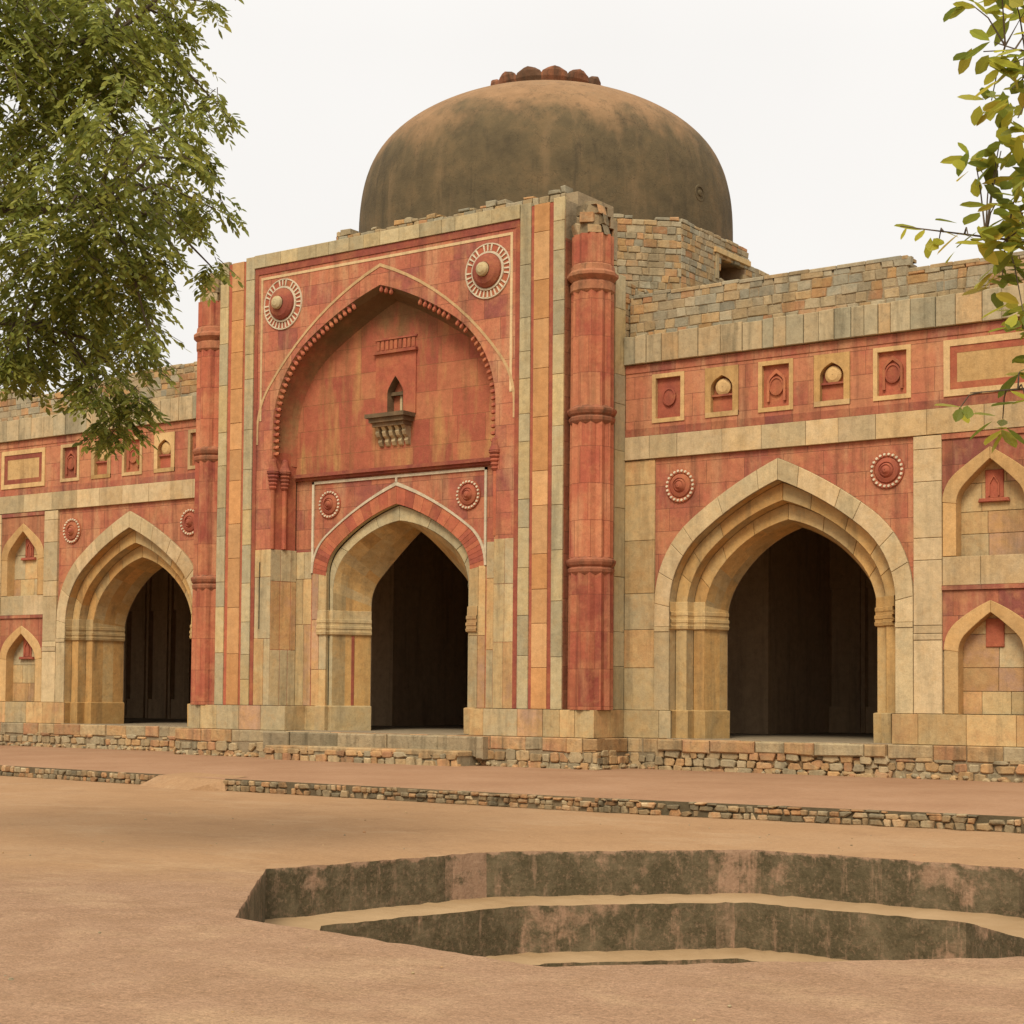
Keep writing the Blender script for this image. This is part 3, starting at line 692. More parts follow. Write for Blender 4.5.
def rosette(name, r_out, style, parent, c, n, label=None):
    """round boss: red disc with rings, ring of white beads or spokes"""
    mb = MB(); F = Frame((c[0], -n, c[1]), (1, 0, 0), (0, -1, 0)); T = math.tau
    def ring(r0, n0, r1, n1, mat, k=32, t=None): mb.loft([[F(r0 * math.cos(T * i / k), r0 * math.sin(T * i / k), n0) for i in range(k)], [F(r1 * math.cos(T * i / k), r1 * math.sin(T * i / k), n1) for i in range(k)]], t or (.5, .5, .5), mat, True)
    if style == 'bead':
        ring(r_out, 0, r_out * .98, .035, 0); ring(r_out * .98, .035, r_out * .76, .035, 0); ring(r_out * .76, .035, r_out * .72, .012, 0)
        k = 22
        for i in range(k):
            a = T * i / k; mx_, mz_ = r_out * .87 * math.cos(a), r_out * .87 * math.sin(a); q = r_out * .088
            a0 = [F(mx_ + q * math.cos(T * j / 7), mz_ + q * math.sin(T * j / 7), .034) for j in range(7)]; a1_ = [F(mx_ + q * .75 * math.cos(T * j / 7), mz_ + q * .75 * math.sin(T * j / 7), .06) for j in range(7)]
            mb.loft([a0, a1_], (.8, .8, .5), 1, True); mb.face(a1_, (.8, .8, .5), 1)
        for r0, n0, r1, n1 in ((.72, .012, .66, .05), (.66, .05, .45, .075), (.45, .075, .42, .05), (.42, .05, .3, .10), (.3, .10, .27, .08), (.27, .08, .12, .125), (.12, .125, .02, .13)):
            ring(r_out * r0, n0, r_out * r1, n1, 0, t=(.35, .4, .5))
    else:
        ring(r_out, 0, r_out * .99, .03, 1); ring(r_out * .99, .03, r_out * .955, .03, 1); ring(r_out * .955, .03, r_out * .94, .01, 1)
        ring(r_out * .95, .012, r_out * .5, .012, 0)
        k = 32
        for i in range(k):
            if R() < .1: continue
            a = T * i / k; da = T / k * .17; p = [(r_out * rr * math.cos(a + dd), r_out * rr * math.sin(a + dd)) for rr, dd in ((.72, -da * .8), (.945, -da * 1.1), (.945, da * 1.1), (.72, da * .8))]
            mb.face([F(x, z, .032) for x, z in p], (.7, .7, .5), 1); mb.loft([[F(x, z, .01) for x, z in p], [F(x, z, .032) for x, z in p]], (.7, .7, .5), 1, True)
        ring(r_out * .71, .012, r_out * .70, .045, 1); ring(r_out * .70, .045, r_out * .63, .045, 1); ring(r_out * .63, .045, r_out * .62, .02, 1)
        for r0, n0, r1, n1 in ((.625, .02, .60, .09), (.60, .09, .48, .15), (.48, .15, .28, .19), (.28, .19, .25, .18)): ring(r_out * r0, n0, r_out * r1, n1, 0, t=(.15, .25, .5))
        for r0, n0, r1, n1 in ((.24, .18, .26, .21), (.26, .21, .23, .26), (.23, .26, .13, .30), (.13, .30, .01, .31)): ring(r_out * r0, n0, r_out * r1, n1, 2, t=(.6, .6, .5))
    o = mb.build(name, [M['redpiece'], M['white'], M['greybuff']], parent, (c[0], -n, c[1]), smooth=False)
    if label: o['label'] = label
    return o
ro = rosette('rosette', 0.60, 'spoke', portal, (-2.92, 10.72), PY)
copy_part(ro, (2.98, -PY, 10.68))

# framing strips either side, top cornice
st_ = [('pale_strip', 3.82, 4.10, 'greybuff', (0, 1)), ('tan_strip', 4.17, 4.56, 'tan', (0, 1)), ('pale_strip', 4.66, 4.94, 'greybuff', (0, 1))]
for s in (-1, 1):
    F = Frame((0, 0, 0), (s, 0, 0), (0, -1, 0))
    for nm, u0, u1, mt, tr in st_:
        m = MB(); lay_rows(m, F, u0, u1, ZC, 11.96 if nm == 'pale_strip' else 11.9, (0.55, 1.25), (5, 5), PY + (.035 if nm == 'pale_strip' else .028), .1, tr); m.build(nm, M[mt], portal)
    m = MB()
    for u0, u1 in ((4.10, 4.17), (4.56, 4.66)): m.box(min(u0 * s, u1 * s), max(u0 * s, u1 * s), -PY - .012, -PY + .03, ZC + .004, 11.88, rt(.2, .7))
    m.build('red_fillet', M['redpiece'], portal)
m = MB(); lay_rows(m, FF, -3.82, 3.82, 11.66, 11.97, (.31, .31), (.35, .62), PY + .05, .4); m.build('portal_cornice', M['greybuff'], portal)
m = MB(); m.box(-3.80, 3.80, -PY - .02, -PY + .05, 11.50, 11.655, (.1, .2, .5)); m.box(-3.81, -3.70, -PY - .016, -PY + .05, ZC + .01, 11.5, rt(.2, .6)); m.box(3.70, 3.81, -PY - .016, -PY + .05, ZC + .01, 11.5, rt(.2, .6)); m.build('frame_moulding', M['redpiece'], portal)
m = MB(); lay_rubble(m, FF, -1.75, 4.6, 11.93, lambda u: 12.28 + .05 * math.sin(u * 3) + .05 * math.sin(u * 7.3), n=.62, depth=.3)
m.build('rubble_coping', M['rubble'], portal)
m = MB(); m.box(-1.7, 4.9, -.58, .8, 11.9, 12.2); m.build('coping_core', M['mortar'], portal)

# buff dado of the portal (old stone below the red)
M['crack'] = stone('open_joint', [(0.03, 0.025, 0.018), (0.05, 0.04, 0.025)])
for s in (-1, 1):
    m = MB()
    F = Frame((0, 0, 0), (s, 0, 0), (0, -1, 0))
    lay_rows(m, F, 3.19, 3.70, ZC, 5.04, (1.1, 2.2), (.18, .4), PY + .012, .06, (0, .9)) if s < 0 else lay_rows(m, F, 3.19, 3.70, ZC, 4.98, (.8, 1.6), (.25, .3), PY + .012, .06, (0, .9))
    FJ = Frame((3.195 * s, -PY, 0), (-.19 * s / .631, .6 / .631, 0), (-s * .95, -.3, 0))
    lay_rows(m, FJ, 0.0, .67, ZC, 5.04, (1.1, 2.0), (.2, .35), .012, .06, (0, .9))
    lay_rows(m, F, 2.52, 3.03, ZC, 5.0, (.9, 2.0), (.22, .3), .455, .06, (0, .9))
    if s < 0: m.box(-3.55, -3.52, -PY - .004 - .012, -PY, 3.2, 4.75, (.2, .0, .5), 1)
    m.build('dado_slabs', [M['buff'], M['crack']], portal)

# doorway panel in the recess
dp = MB()
dOut = arch(2.50, 4.5, 6.42, ZC, 16, r1k=.42, deg=54); dIn = arch(2.07, 4.42, 5.97, ZC, 16, r1k=.42, deg=51)
spandrel(dp, FF, -3.06, 3.06, 6.70, dIn, n=.44, tint=rt())
door = dp.build('doorway', M['red'], portal)
m = MB(); m.box(-3.0, 3.0, -.52, -.44, 6.66, 6.72, (.2, .2, .5)); m.box(-2.98, 2.98, -.60, -.5, 6.72, 6.80, (.1, .2, .5)); m.build('door_ledge', M['redpiece'], portal)
m = MB(); voussoirs(m, FF, dOut, dIn, 0, .458, .03, (.2, 1), [(i, i + 1) for i in range(1, len(dOut) - 2)], gap=.002, bevel=.003); m.build('red_voussoirs', M['redpiece'], portal)
m = MB(); o2 = arch(2.53, 4.5, 6.465, 4.5, 16, r1k=.42, deg=54); i2 = arch(2.47, 4.5, 6.38, 4.5, 16, r1k=.42, deg=54); band(m, FF, o2, i2, 0, .44, .478, rt())
for s in (-1, 1): m.box(min(2.46 * s, 2.52 * s), max(2.46 * s, 2.52 * s), -.472, -.44, 4.6, 6.62, rt())
m.box(-2.52, 2.52, -.472, -.44, 6.56, 6.62, rt()); m.box(-.025, .025, -.478, -.44, 6.45, 6.56, rt()); m.build('inlay_line', M['white_line'] if 'white_line' in M else M['white'], portal)
ro = rosette('rosette', 0.33, 'bead', portal, (-1.98, 6.07), .44); copy_part(ro, (2.02, -.44, 6.05))
for s in (-1, 1):
    m = MB(); F = Frame((0, 0, 0), (s, 0, 0), (0, -1, 0)); lay_rows(m, F, 2.05, 2.5, ZC, 4.5, (.7, 1.6), (.2, .3), .456, .05, (.1, 1))
    m.build('jamb_slabs', M['buff'], portal)
w1 = arch(2.055, 4.40, 5.95, ZB, 16, r1k=.42, deg=51); w2 = arch(1.95, 4.05, 5.60, ZB, 16, r1k=.6, deg=51); w3 = arch(1.48, 3.75, 5.45, ZB, 16, r1k=.6, deg=48)
m = MB(); m.loft([prof(FF, dIn, n=.44), prof(FF, arch(2.065, 4.42, 5.96, ZC, 16, r1k=.42, deg=51), n=.34)], tint=(.6, .5, .5))
N_ = len(w1)
voussoirs(m, FF, w1, w2, 0, .34, .12, (.1, .8), rand_groups(N_, 3, 5) + [(0, 1), (N_ - 2, N_ - 1)])
m.build('archivolt', M['greybuff'], portal)
def soffit_blocks(mb, outA, nA, outB, nB, c, tr, skip_foot=True, rows=3, step=2, sgn=1):
    N = len(outA)
    for k in range(rows):
        f0, f1 = k / rows, (k + 1) / rows
        i = 0
        while i < N - 1:
            j = min(i + (1 if i in (0, N - 2) else step), N - 1)
            t = rt(*tr)
            for q in range(i, j):
                pts = []
                for (idx, f) in ((q, f0), (q + 1, f0), (q + 1, f1), (q, f1)):
                    x = outA[idx][0] * (1 - f) + outB[idx][0] * f; z = outA[idx][1] * (1 - f) + outB[idx][1] * f; n = nA * (1 - f) + nB * f
                    pts.append(FF(x * sgn + c, z, n))
                mb.face(pts, t)
            i = j
m = MB(); soffit_blocks(m, w2, .335, w3, -.47, 0, (.1, .9)); m.build('door_reveal', M['reveal'], portal)
# imposts, bases
def jamb_path_offset(path):
    pts = [Vector(p) for p in path]
    def offs(i, d):
        n = Vector((0, 0))
        for a, b in ((i - 1, i), (i, i + 1)):
            if a >= 0 and b < len(pts):
                e_ = pts[b] - pts[a]; q = Vector((e_.y, -e_.x)); q.normalize(); n += q
        n.normalize()
        return (pts[i].x + n.x * d, pts[i].y + n.y * d)
    return offs
def imposts(parent, paths, z0, z1, mat, name, steps, tint=None):
    for p in paths:
        m = MB(); of = jamb_path_offset(p); moulding(m, p, z0, z1, steps, tint or rt(.2, .7), offs=of)
        for (zz, d), rev in ((steps[0], 0), (steps[-1], 1)): pass
        m.build(name, mat, parent)
ist = [(3.06, 0), (3.08, .05), (3.14, .065), (3.15, .045), (3.2, .045), (3.21, .06), (3.27, .06), (3.28, .035), (3.34, .035), (3.35, .05), (3.42, .05), (3.43, .025), (3.62, .02), (3.63, 0)]
bst = [(ZB - .02, .075), (ZC - .01, .085), (ZC, .07), (ZC + .012, 0)]
# path order chosen so that the outward side faces the opening / the viewer
Ld = [(-2.3, -.456), (-2.06, -.456), (-2.05, -.34), (-1.95, -.335), (-1.48, .47)]
Rd = [(1.48, .47), (1.95, -.335), (2.05, -.34), (2.06, -.456), (2.3, -.456)]
imposts(portal, (Ld, Rd), 0, 0, M['buff'], 'impost', ist); imposts(portal, (Ld, Rd), 0, 0, M['buff'], 'door_base', bst)
m = MB(); m.box(-1.655, -1.60, .01, .16, ZC + .02, 3.06, (.2, .3, .5)); 
ang = math.atan2(.955, .40)
m = MB()
q0, q1 = Vector((-1.95, -.335)), Vector((-1.48, .47)); dd = (q1 - q0).normalized(); nn = Vector((dd.y, -dd.x))
FQ = Frame((q0.x, q0.y, 0), (dd.x, dd.y, 0), (nn.x, nn.y, 0))
m.block(FQ, [(.46, ZC + .02), (.53, ZC + .02), (.53, 3.05), (.46, 3.05)], .012, .05, (.3, .4, .5), 0, .004); m.build('red_inset', M['redpiece'], portal)

# base course wrapping portal
# dado base continues into the recess
for s in (-1, 1):
    m = MB(); F = Frame((0, 0, 0), (s, 0, 0), (0, -1, 0)); lay_rows(m, F, 2.62, 5.75, ZB, ZC, (.6, .6), (.35, .95), PY + .08, .2, (0, 1))
    FR = Frame((5.75 * s, 0, 0), (0, -1, 0), (s, 0, 0)); lay_rows(m, FR, 0.0, PY + .08, ZB, ZC, (.6, .6), (.4, .7), 0, .2, (0, 1))
    FL = Frame((2.62 * s, 0, 0), (0, -1, 0), (-s, 0, 0)); lay_rows(m, FL, .45, PY + .075, ZB, ZC, (.6, .6), (.4, .7), 0.0, .1, (0, 1))
    lay_rows(m, F, 2.26, 2.64, ZB, ZC, (.6, .6), (.5, .5), .50, .1, (0, 1))
    m.box(min(2.66 * s, 5.7 * s), max(2.66 * s, 5.7 * s), -PY - .06, .3, ZB, ZC - .004, (.3, .3, .5))
    m.build('base_course', M['buff'], portal)
# quoins on the returns and rubble above the roof line
for s in (-1, 1):
    FR = Frame((5.724 * s, 0, 0), (0, -1, 0), (s, 0, 0)); m = MB(); lay_rows(m, FR, -.0, .405, ZC, 10.42, (.5, 1.5), (5, 5), .0, .1, (0, .9)); m.build('quoin_strip', M['greybuff'], portal)
    m = MB(); FR2 = Frame((5.70 * s, 0, 0), (0, 1, 0), (s, 0, 0)); lay_rubble(m, FR2, 0.0, 2.2, 9.0, lambda u: 10.35 - .12 * u + .06 * math.sin(u * 9), (.09, .16), (.1, .3), .0, .1, (.3, 1)); m.build('rubble_return', M['rubble'], portal)
    m = MB(); m.box(min(5.0 * s, 5.68 * s), max(5.0 * s, 5.68 * s), -.38, 2.2, 8.5, 10.2); m.build('return_core', M['mortar'], portal)
# portal back wall round the door opening
m = MB(); spandrel(m, FF, -5.7, 5.7, 9.3, w3, n=-.49, v0=ZB); m.build('portal_inner_wall', M['dark'], portal)

# ---------- turrets
def turret(s):
    c = (5.42 * s, -.80, 0); NF = 48
    def md(k): 
        ph = (k % 4) / 4; return 1.0 + (.075 if k % 4 == 0 else (-.06 if k % 4 == 2 else .0))
    m = MB(); m.lathe([(.43, ZC), (.425, 4.2)], c, NF, md, rt(.3, .7)); m.lathe([(.42, 4.5), (.415, 7.28)], c, NF, md, rt(.3, .7)); m.lathe([(.412, 7.55), (.407, 9.95)], c, NF, md, rt(.3, .7)); m.lathe([(.40, 10.42), (.40, 11.1)], c, NF, md, rt(.3, .7))
    # patched stones on the shaft
    o = m.build('turret', M['turret'], mosque)
    for z0, big_, mats in ((4.15, 0, 'a'), (7.22, 0, 'b'), (9.9, 1, 'a')):
        m = MB(); r0 = .46
        if big_: pr = [(.41, z0), (.45, z0 + .05), (.45, z0 + .2), (.42, z0 + .24), (.47, z0 + .29), (.52, z0 + .34), (.52, z0 + .4), (.45, z0 + .46), (.44, z0 + .56), (.39, z0 + .6)]
        else: pr = [(.42, z0), (.46, z0 + .06), (.47, z0 + .12), (.435, z0 + .16), (.475, z0 + .2), (.50, z0 + .26), (.50, z0 + .3), (.44, z0 + .34), (.40, z0 + .38)]
        m.lathe(pr, c, 24, lambda k: 1.02 if k % 2 == 0 else .985, rt(.2, .7)); m.build('turret_ring', M['turret_ring'], o)
    m = MB(); m.lathe([(.34, 11.05), (.32, 11.45), (.22, 11.8), (.001, 11.84)], c, 10, tint=(.3, .2, .5))
    for z, rr, hh, k in ((11.09, .38, .24, 6), (11.32, .33, .22, 5), (11.53, .27, .2, 4)):
        for i in range(k):
            a = math.tau * (i + U(-.2, .2)) / k; F = Frame((c[0], c[1], 0), (math.cos(a), math.sin(a), 0), (-math.sin(a), math.cos(a), 0))
            m.block(F, [(.02, z), (rr + U(-.04, .05), z + U(-.02, .02)), (rr + U(-.06, .04), z + hh * U(.8, 1.15)), (.02, z + hh)], U(.06, .14), .3, rt(.1, 1), .004, .03)
    m.build('turret_stump', M['kerb'], o)
M['turret'] = stone('turret_red_sandstone', [(0.25, 0.065, 0.043), (0.345, 0.096, 0.056), (0.40, 0.13, 0.066), (0.44, 0.18, 0.09)], grime=0.6, grime_col=(0.15, 0.05, 0.03),
                    blotch=(0.48, 0.22, 0.10), blotch_amt=0.6, leach=(0.47, 0.24, 0.12), leach_amt=0.75, brick=(0.55, 0.75))
M['turret_ring'] = stone('turret_ring_sandstone', [(0.22, 0.08, 0.045), (0.33, 0.125, 0.065), (0.42, 0.21, 0.10)], grime=1.0, grime_col=(0.08, 0.055, 0.032))
turret(-1); turret(1)

# ---------- wings
def frieze_panel(kind):
    """small framed panel, local origin at its centre on the frieze face"""
    mb = MB(); F = Frame((0, 0, 0), (1, 0, 0), (0, -1, 0)); w_, h_ = .375, .50
    def bars(wo, ho, wi, hi, n0, n1, mat, t):
        o = [(-wo, -ho), (wo, -ho), (wo, ho), (-wo, ho)]; i_ = [(-wi, -hi), (wi, -hi), (wi, hi), (-wi, hi)]
        P = lambda pl_, n: [F(x, z, n) for x, z in pl_]
        mb.loft([P(o, n0), P(o, n1), P(i_, n1), P(i_, n0 - .06)], t, mat, True)
    if kind in 'AO':
        bars(w_, h_, w_ - .085, h_ - .085, 0, .022, 0, rt()); mb.face([F(x, z, -.06) for x, z in ((-w_ + .06, -h_ + .06), (w_ - .06, -h_ + .06), (w_ - .06, h_ - .06), (-w_ + .06, h_ - .06))], rt(.2, .8), 1)
        if kind == 'A':
            ao = arch(.20, .08, .33, -.3, 10, r1k=.85, deg=50); ai = arch(.15, .07, .25, -.3, 10, r1k=.85, deg=50)
            mb.loft([prof(F, ao, 0, -.06), prof(F, ao, 0, -.01), prof(F, ai, 0, -.01), prof(F, ai, 0, -.058)], rt(.4, 1), 1)
        T = math.tau; zc = .02 if kind == 'O' else .0
        rings_ = [[F(r * .155 * math.cos(T * k / 20), zc + r * .185 * math.sin(T * k / 20), n) for k in range(20)] for r, n in ((1, -.06), (1, -.012), (.8, -.006), (.78, -.025), (.2, -.02), (.01, -.018))]
        mb.loft(rings_, rt(.3, .6), 1, True)
    else:
        ai = arch(.245, .06, .33, -h_ + .10, 12, r1k=.95, deg=62)
        mb.box(-w_, w_, -.02, 0, -h_, -h_ + .10, rt(), 0); spandrel(mb, F, -w_, w_, h_, [(x, z) for x, z in ai], n=.02, tint=rt())
        mb.loft([prof(F, ai, 0, .02), prof(F, ai, 0, -.13)], rt(.0, .3), 0)
        mb.face([F(x, z, -.09) for x, z in ((-.25, -h_ + .1), (.25, -h_ + .1), (.25, -.05), (-.25, -.05))], rt(.4, .9), 1)
        mb.face([F(x, z, -.13) for x, z in ((-.25, -.05), (.25, -.05), (.25, .34), (-.25, .34))], rt(.0, .3), 1)
        T = math.tau; rings_ = [[F(r * .175 * math.cos(T * k / 20), .10 + r * .175 * math.sin(T * k / 20), n) for k in range(20)] for r, n in ((1, -.13), (.97, -.05), (.6, -.015), (.05, -.01))]
        mb.loft(rings_, rt(.3, .8), 0, True); mb.box(-.245, .245, .03, .13, -.085, -.045, rt(0, .3), 1)
        for a, b in ((-w_, -w_ + .004), (w_ - .004, w_)): mb.box(a, b, -.02, 0, -h_, h_, rt(), 0)
    return mb

def wing(s):
    F = Frame((0, 0, 0), (s, 0, 0), (0, -1, 0)); XE = 21.0; DR = 1.06 if s > 0 else 1.36
    side = 'right' if s > 0 else 'left'
    wm = MB()
    O1 = arch(2.77, 3.6, 6.37, ZC, 18, r1k=.75, deg=53); I1 = arch(2.42, 3.52, 5.94, ZC, 18, r1k=.75, deg=51)
    bays = (9.22, 17.68)
    # red spandrel faces of the arched bays
    wm.box(min(5.6 * s, XE * s), max(5.6 * s, XE * s), .2, .6, 6.62, 9.06)
    wall = wm.build('wing_wall', M['mortar'], mosque)
    def P(mb, name, mat, **k): return mb.build(name, mat, wall, **k)
    for c in bays:
        m = MB(); spandrel(m, F, c - 2.78, c + 2.78, 6.56, O1, c, -.03, tint=(.6, .6, .5)); P(m, 'arch_spandrel', M['red'])
    # plain backing behind piers and niches
    for a, b in ((5.5, 6.44), (12.0, 14.9), (20.46, XE)):
        m = MB(); m.box(min(a * s, b * s), max(a * s, b * s), .28 if a == 12.0 else .03, .6, ZB, 6.6)
        if a == 12.0: m.box(min(12.0 * s, 12.6 * s), max(12.0 * s, 12.6 * s), .03, .3, ZB, 6.6); m.box(min(14.3 * s, 14.9 * s), max(14.3 * s, 14.9 * s), .03, .3, ZB, 6.6)
        P(m, 'wall_core', M['mortar'])
    m = MB(); lay_rows(m, F, 5.72, 6.44, ZC, 6.55, (.55, 1.15), (.72, .72), .0, .1, (0, .9)); P(m, 'pier', M['buff'])
    for a, b in ((12.0, 12.55), (14.35, 14.90), (20.46, 21.0)):
        m = MB(); v = ZC
        for h in (1.3, .12, 1.75, .62, 1.35, .0): 
            pass
        cuts = [ZC, 2.78, 2.90, 3.05, 4.25, 4.66, 5.7, 6.3, 6.55]
        for z0, z1 in zip(cuts[:-1], cuts[1:]): m.block(F, [(a, z0), (b, z0), (b, z1), (a, z1)], .035 + (.012 if z1 - z0 < .13 else 0) + U(-.003, .003), .12, rt(0, .8), .004, .008)
        P(m, 'pilaster', M['pale'])
    m = MB(); lay_rows(m, F, 5.73, XE, 6.56, 7.04, (.5, .5), (.55, 1.25), .045, .16, (.1, 1)); P(m, 'string_course', M['pale'])
    m = MB(); PX = (6.75, 7.98, 9.17, 10.36, 11.58); hs_ = [5.73] + [v for x in PX for v in (x - .37, x + .37)] + [XE]
    for a, b, z0, z1 in [(5.73, XE, 7.04, 7.295), (5.73, XE, 8.285, 8.53)] + [(hs_[i], hs_[i + 1], 7.295, 8.285) for i in range(0, len(hs_), 2)]: m.face([F(a, z0, 0), F(b, z0, 0), F(b, z1, 0), F(a, z1, 0)], (.72, .7, .5))
    
    m.box(min(5.73 * s, XE * s), max(5.73 * s, XE * s), -.016, .0, 8.36, 8.525, rt(.3, .6)); m.box(min(5.73 * s, XE * s), max(5.73 * s, XE * s), -.014, .0, 7.045, 7.2, rt(.3, .6)); P(m, 'frieze', M['red'])
    m = MB()
    u = 5.73
    while u < XE:
        ww = U(.24, .52); z0 = 8.53
        pts = [(u, z0), (u + ww, z0), (u + ww, 9.12 + U(-.02, .02)), (u, 9.12 + U(-.02, .02))]
        m.block(F, pts, .10 + U(-.012, .012), .4, rt(0, .9), .006, .01); u += ww
    P(m, 'cornice', M['pale_dark'])
    # parapet of coursed rubble, set back, in two heights
    tl = (lambda u: (10.0 if u < 11.85 else 9.74) + .012 * math.sin(u * 4.1) + .008 * math.sin(u * 11)) if s > 0 else (lambda u: (10.0 - .07 * max(0, u - 8.5) if u < 13.2 else 9.68 + .33 * min(1, (u - 13.2) / 1.2)) + .012 * math.sin(u * 4.1) + .008 * math.sin(u * 11))
    m = MB(); lay_rubble(m, F, 5.72, XE, 9.10, tl, (.14, .20), (.16, .36), -.16 if s > 0 else -.12, .12, (0, 1))
    u = 5.8
    while u < XE:                                   # flat capping stones
        ww = U(.35, .8)
        if u < 11.83 < u + ww: ww = 11.83 - u + .001
        zt = tl(u + ww / 2); m.block(Frame((0, 0, 0), (s, 0, 0), (0, 0, 1), (0, 1, 0)), [(u, .14), (u + ww, .14), (u + ww, .6), (u, .6)], zt + .035 + U(-.006, .008), .07, rt(0, .8), .008, .012); u += ww
    P(m, 'parapet', M['rubble'])
    m = MB(); 
    for a, b, z in ((5.72, 11.83, 9.9), (11.83, XE, 9.56)): m.box(min(a * s, b * s), max(a * s, b * s), .176 if s > 0 else .136, .6, 9.0, z)
    P(m, 'parapet_core', M['mortar'])
    # small panels of the frieze
    kinds = 'OBABA' if s > 0 else 'ABABA'
    for x, kd in zip((6.75, 7.98, 9.17, 10.36, 11.58), kinds):
        fp = frieze_panel(kd); fp.v = [(a + x * s, b, c_ + 7.79) for a, b, c_ in fp.v]
        P(fp, 'frieze_panel', [M['tanpanel'], M['redpiece']], loc=(x * s, 0, 7.79))
    lp = MB()
    for (wo, ho, wi, hi, n1, mt) in ((.91, .52, .79, .40, .026, 0), (.79, .40, .66, .27, .010, 1)):
        o = [(-wo, -ho), (wo, -ho), (wo, ho), (-wo, ho)]; i_ = [(-wi, -hi), (wi, -hi), (wi, hi), (-wi, hi)]; Pq = lambda pl_, n: [F(x + 13.50, z + 7.76, n) for x, z in pl_]
        lp.loft([Pq(o, 0), Pq(o, n1), Pq(i_, n1), Pq(i_, -.01)], rt(), mt, True)
    lp.face([F(13.50 + x, 7.76 + z, .006) for x, z in ((-.66, -.27), (.66, -.27), (.66, .27), (-.66, .27))], rt(), 0)
    P(lp, 'long_panel', [M['tanpanel'], M['redpiece']])
    # arches in three receding orders
    for c in bays:
        m = MB(); N = len(O1)
        voussoirs(m, F, O1, I1, c, .03, .3, (.1, .9), rand_groups(N, 2, 4))
        for sg in (-1, 1):
            for z0, z1 in ((ZC, 3.02), (3.02, 3.12), (3.12, 3.56)):
                a, b = sorted((2.42 * sg + c, 2.77 * sg + c)); nn_ = .03 + (.015 if z1 - z0 < .2 else 0); zt = (lambda u: z1 + (.08 if z1 > 3.5 and abs(abs(u - c) - 2.77) < .01 else 0) - (.04 if z1 > 3.5 else 0)); m.block(F, [(a, z0), (b, z0), (b, zt(b)), (a, zt(a))], nn_, .2, rt(.2, .8), .003, .006)
        ar = P(m, 'archivolt', M['pale'])
        A2 = arch(2.40, 3.5, 5.92, ZB, 18, r1k=.76, deg=50); B2 = arch(2.14, 3.42, 5.56, ZB, 18, r1k=.78, deg=46); A3 = arch(2.12, 3.42, 5.53, ZB, 18, r1k=.78, deg=46); B3 = arch(1.86, 3.32, 5.20, ZB, 18, r1k=.82, deg=40); B4 = arch(1.68, 3.2, 5.10, ZB, 18, r1k=.88, deg=33)
        m = MB(); pq = lambda o, n: prof(F, o, c, n)
        m.loft([pq(arch(2.415, 3.52, 5.935, ZB, 18, r1k=.75, deg=51), .0), pq(A2, -.20)], per=lambda i: ((i // 3 * .37) % 1, .5, .5))
        voussoirs(m, F, A2, B2, c, -.20, .1, (.2, 1), rand_groups(N, 3, 5) + [(0, 1), (N - 2, N - 1)])
        m.loft([pq(B2, -.205), pq(A3, -.44)], per=lambda i: ((i // 3 * .29) % 1, .5, .5))
        voussoirs(m, F, A3, B3, c, -.44, .1, (.2, 1), rand_groups(N, 3, 5) + [(0, 1), (N - 2, N - 1)])
        P(m, 'inner_order', M['reveal'])
        m = MB(); soffit_blocks(m, B3, -.445, B4, -DR, c * s, (.2, 1), rows=3, step=3, sgn=s); P(m, 'arch_reveal', M['reveal'])
        for lr in (-1, 1):
            pth = [(2.42, -.03), (2.40, .2), (2.13, .205), (2.12, .44), (1.86, .445), (1.68, DR)]
            pts = [(c * s + x * lr, y) for x, y in pth]
            if lr > 0: pts = pts[::-1]
            for nm, stp in (('impost', ist), ('jamb_base', bst)):
                mm = MB(); moulding(mm, pts, 0, 0, stp, rt(.2, .8), offs=jamb_path_offset(pts)); P(mm, nm, M['reveal'])
        m = MB(); spandrel(m, F, c - 3.5, c + 3.5, 9.0, B4, c, -DR - .02, v0=ZB); P(m, 'inner_wall', M['dark'])
        ro = rosette('rosette', 0.345, 'bead', wall, (s * (c - 2.19), 5.97), -.03); copy_part(ro, (s * (c + 2.25), .03, 5.97))
    # bay of two stacked wall niches
    m = MB(); cn_ = 13.45
    NA = arch(.90, 5.30, 6.27, 5.30, 14, r1k=.75, deg=52); NI = arch(.63, 5.26, 6.05, 5.26, 14, r1k=.75, deg=46)
    NAo = arch(.88, 2.60, 3.49, 2.60, 14, r1k=.75, deg=52); NIo = arch(.60, 2.56, 3.27, 2.56, 14, r1k=.75, deg=46)
    spandrel(m, F, 12.55, 14.35, 6.50, NA, cn_, .0, tint=rt()); m.box(min(12.55 * s, 14.35 * s), max(12.55 * s, 14.35 * s), -.03, .02, 6.46, 6.555, rt(.1, .5))
    P(m, 'niche_spandrel', M['red']); m = MB()
    spandrel(m, F, 12.55, 14.35, 3.70, NAo, cn_, .0, tint=rt()); m.box(min(12.55 * s, 14.35 * s), max(12.55 * s, 14.35 * s), -.04, .02, 3.69, 3.77, rt(.1, .4))
    P(m, 'niche_spandrel', M['red'])
    for (oo, ii, zs, zsill, za) in ((NA, NI, 5.30, 4.30, 6.05), (NAo, NIo, 2.60, ZC, 3.27)):
        m = MB(); Nn = len(oo); voussoirs(m, F, oo, ii, cn_, .02, .06, (.2, .9), [(1, (Nn - 1) // 2), ((Nn - 1) // 2, Nn - 2)], gap=.002)
        hi_ = ii[0][0]; 
        for sg in (-1, 1):
            a, b = sorted((oo[0][0] * sg, hi_ * sg)); m.block(F, [(a + cn_, zsill), (b + cn_, zsill), (b + cn_, zs), (a + cn_, zs)], .012, .26, rt(.2, .9), .006, .01)
        full = [(ii[0][0], zsill)] + ii[1:-1] + [(ii[-1][0], zsill)]
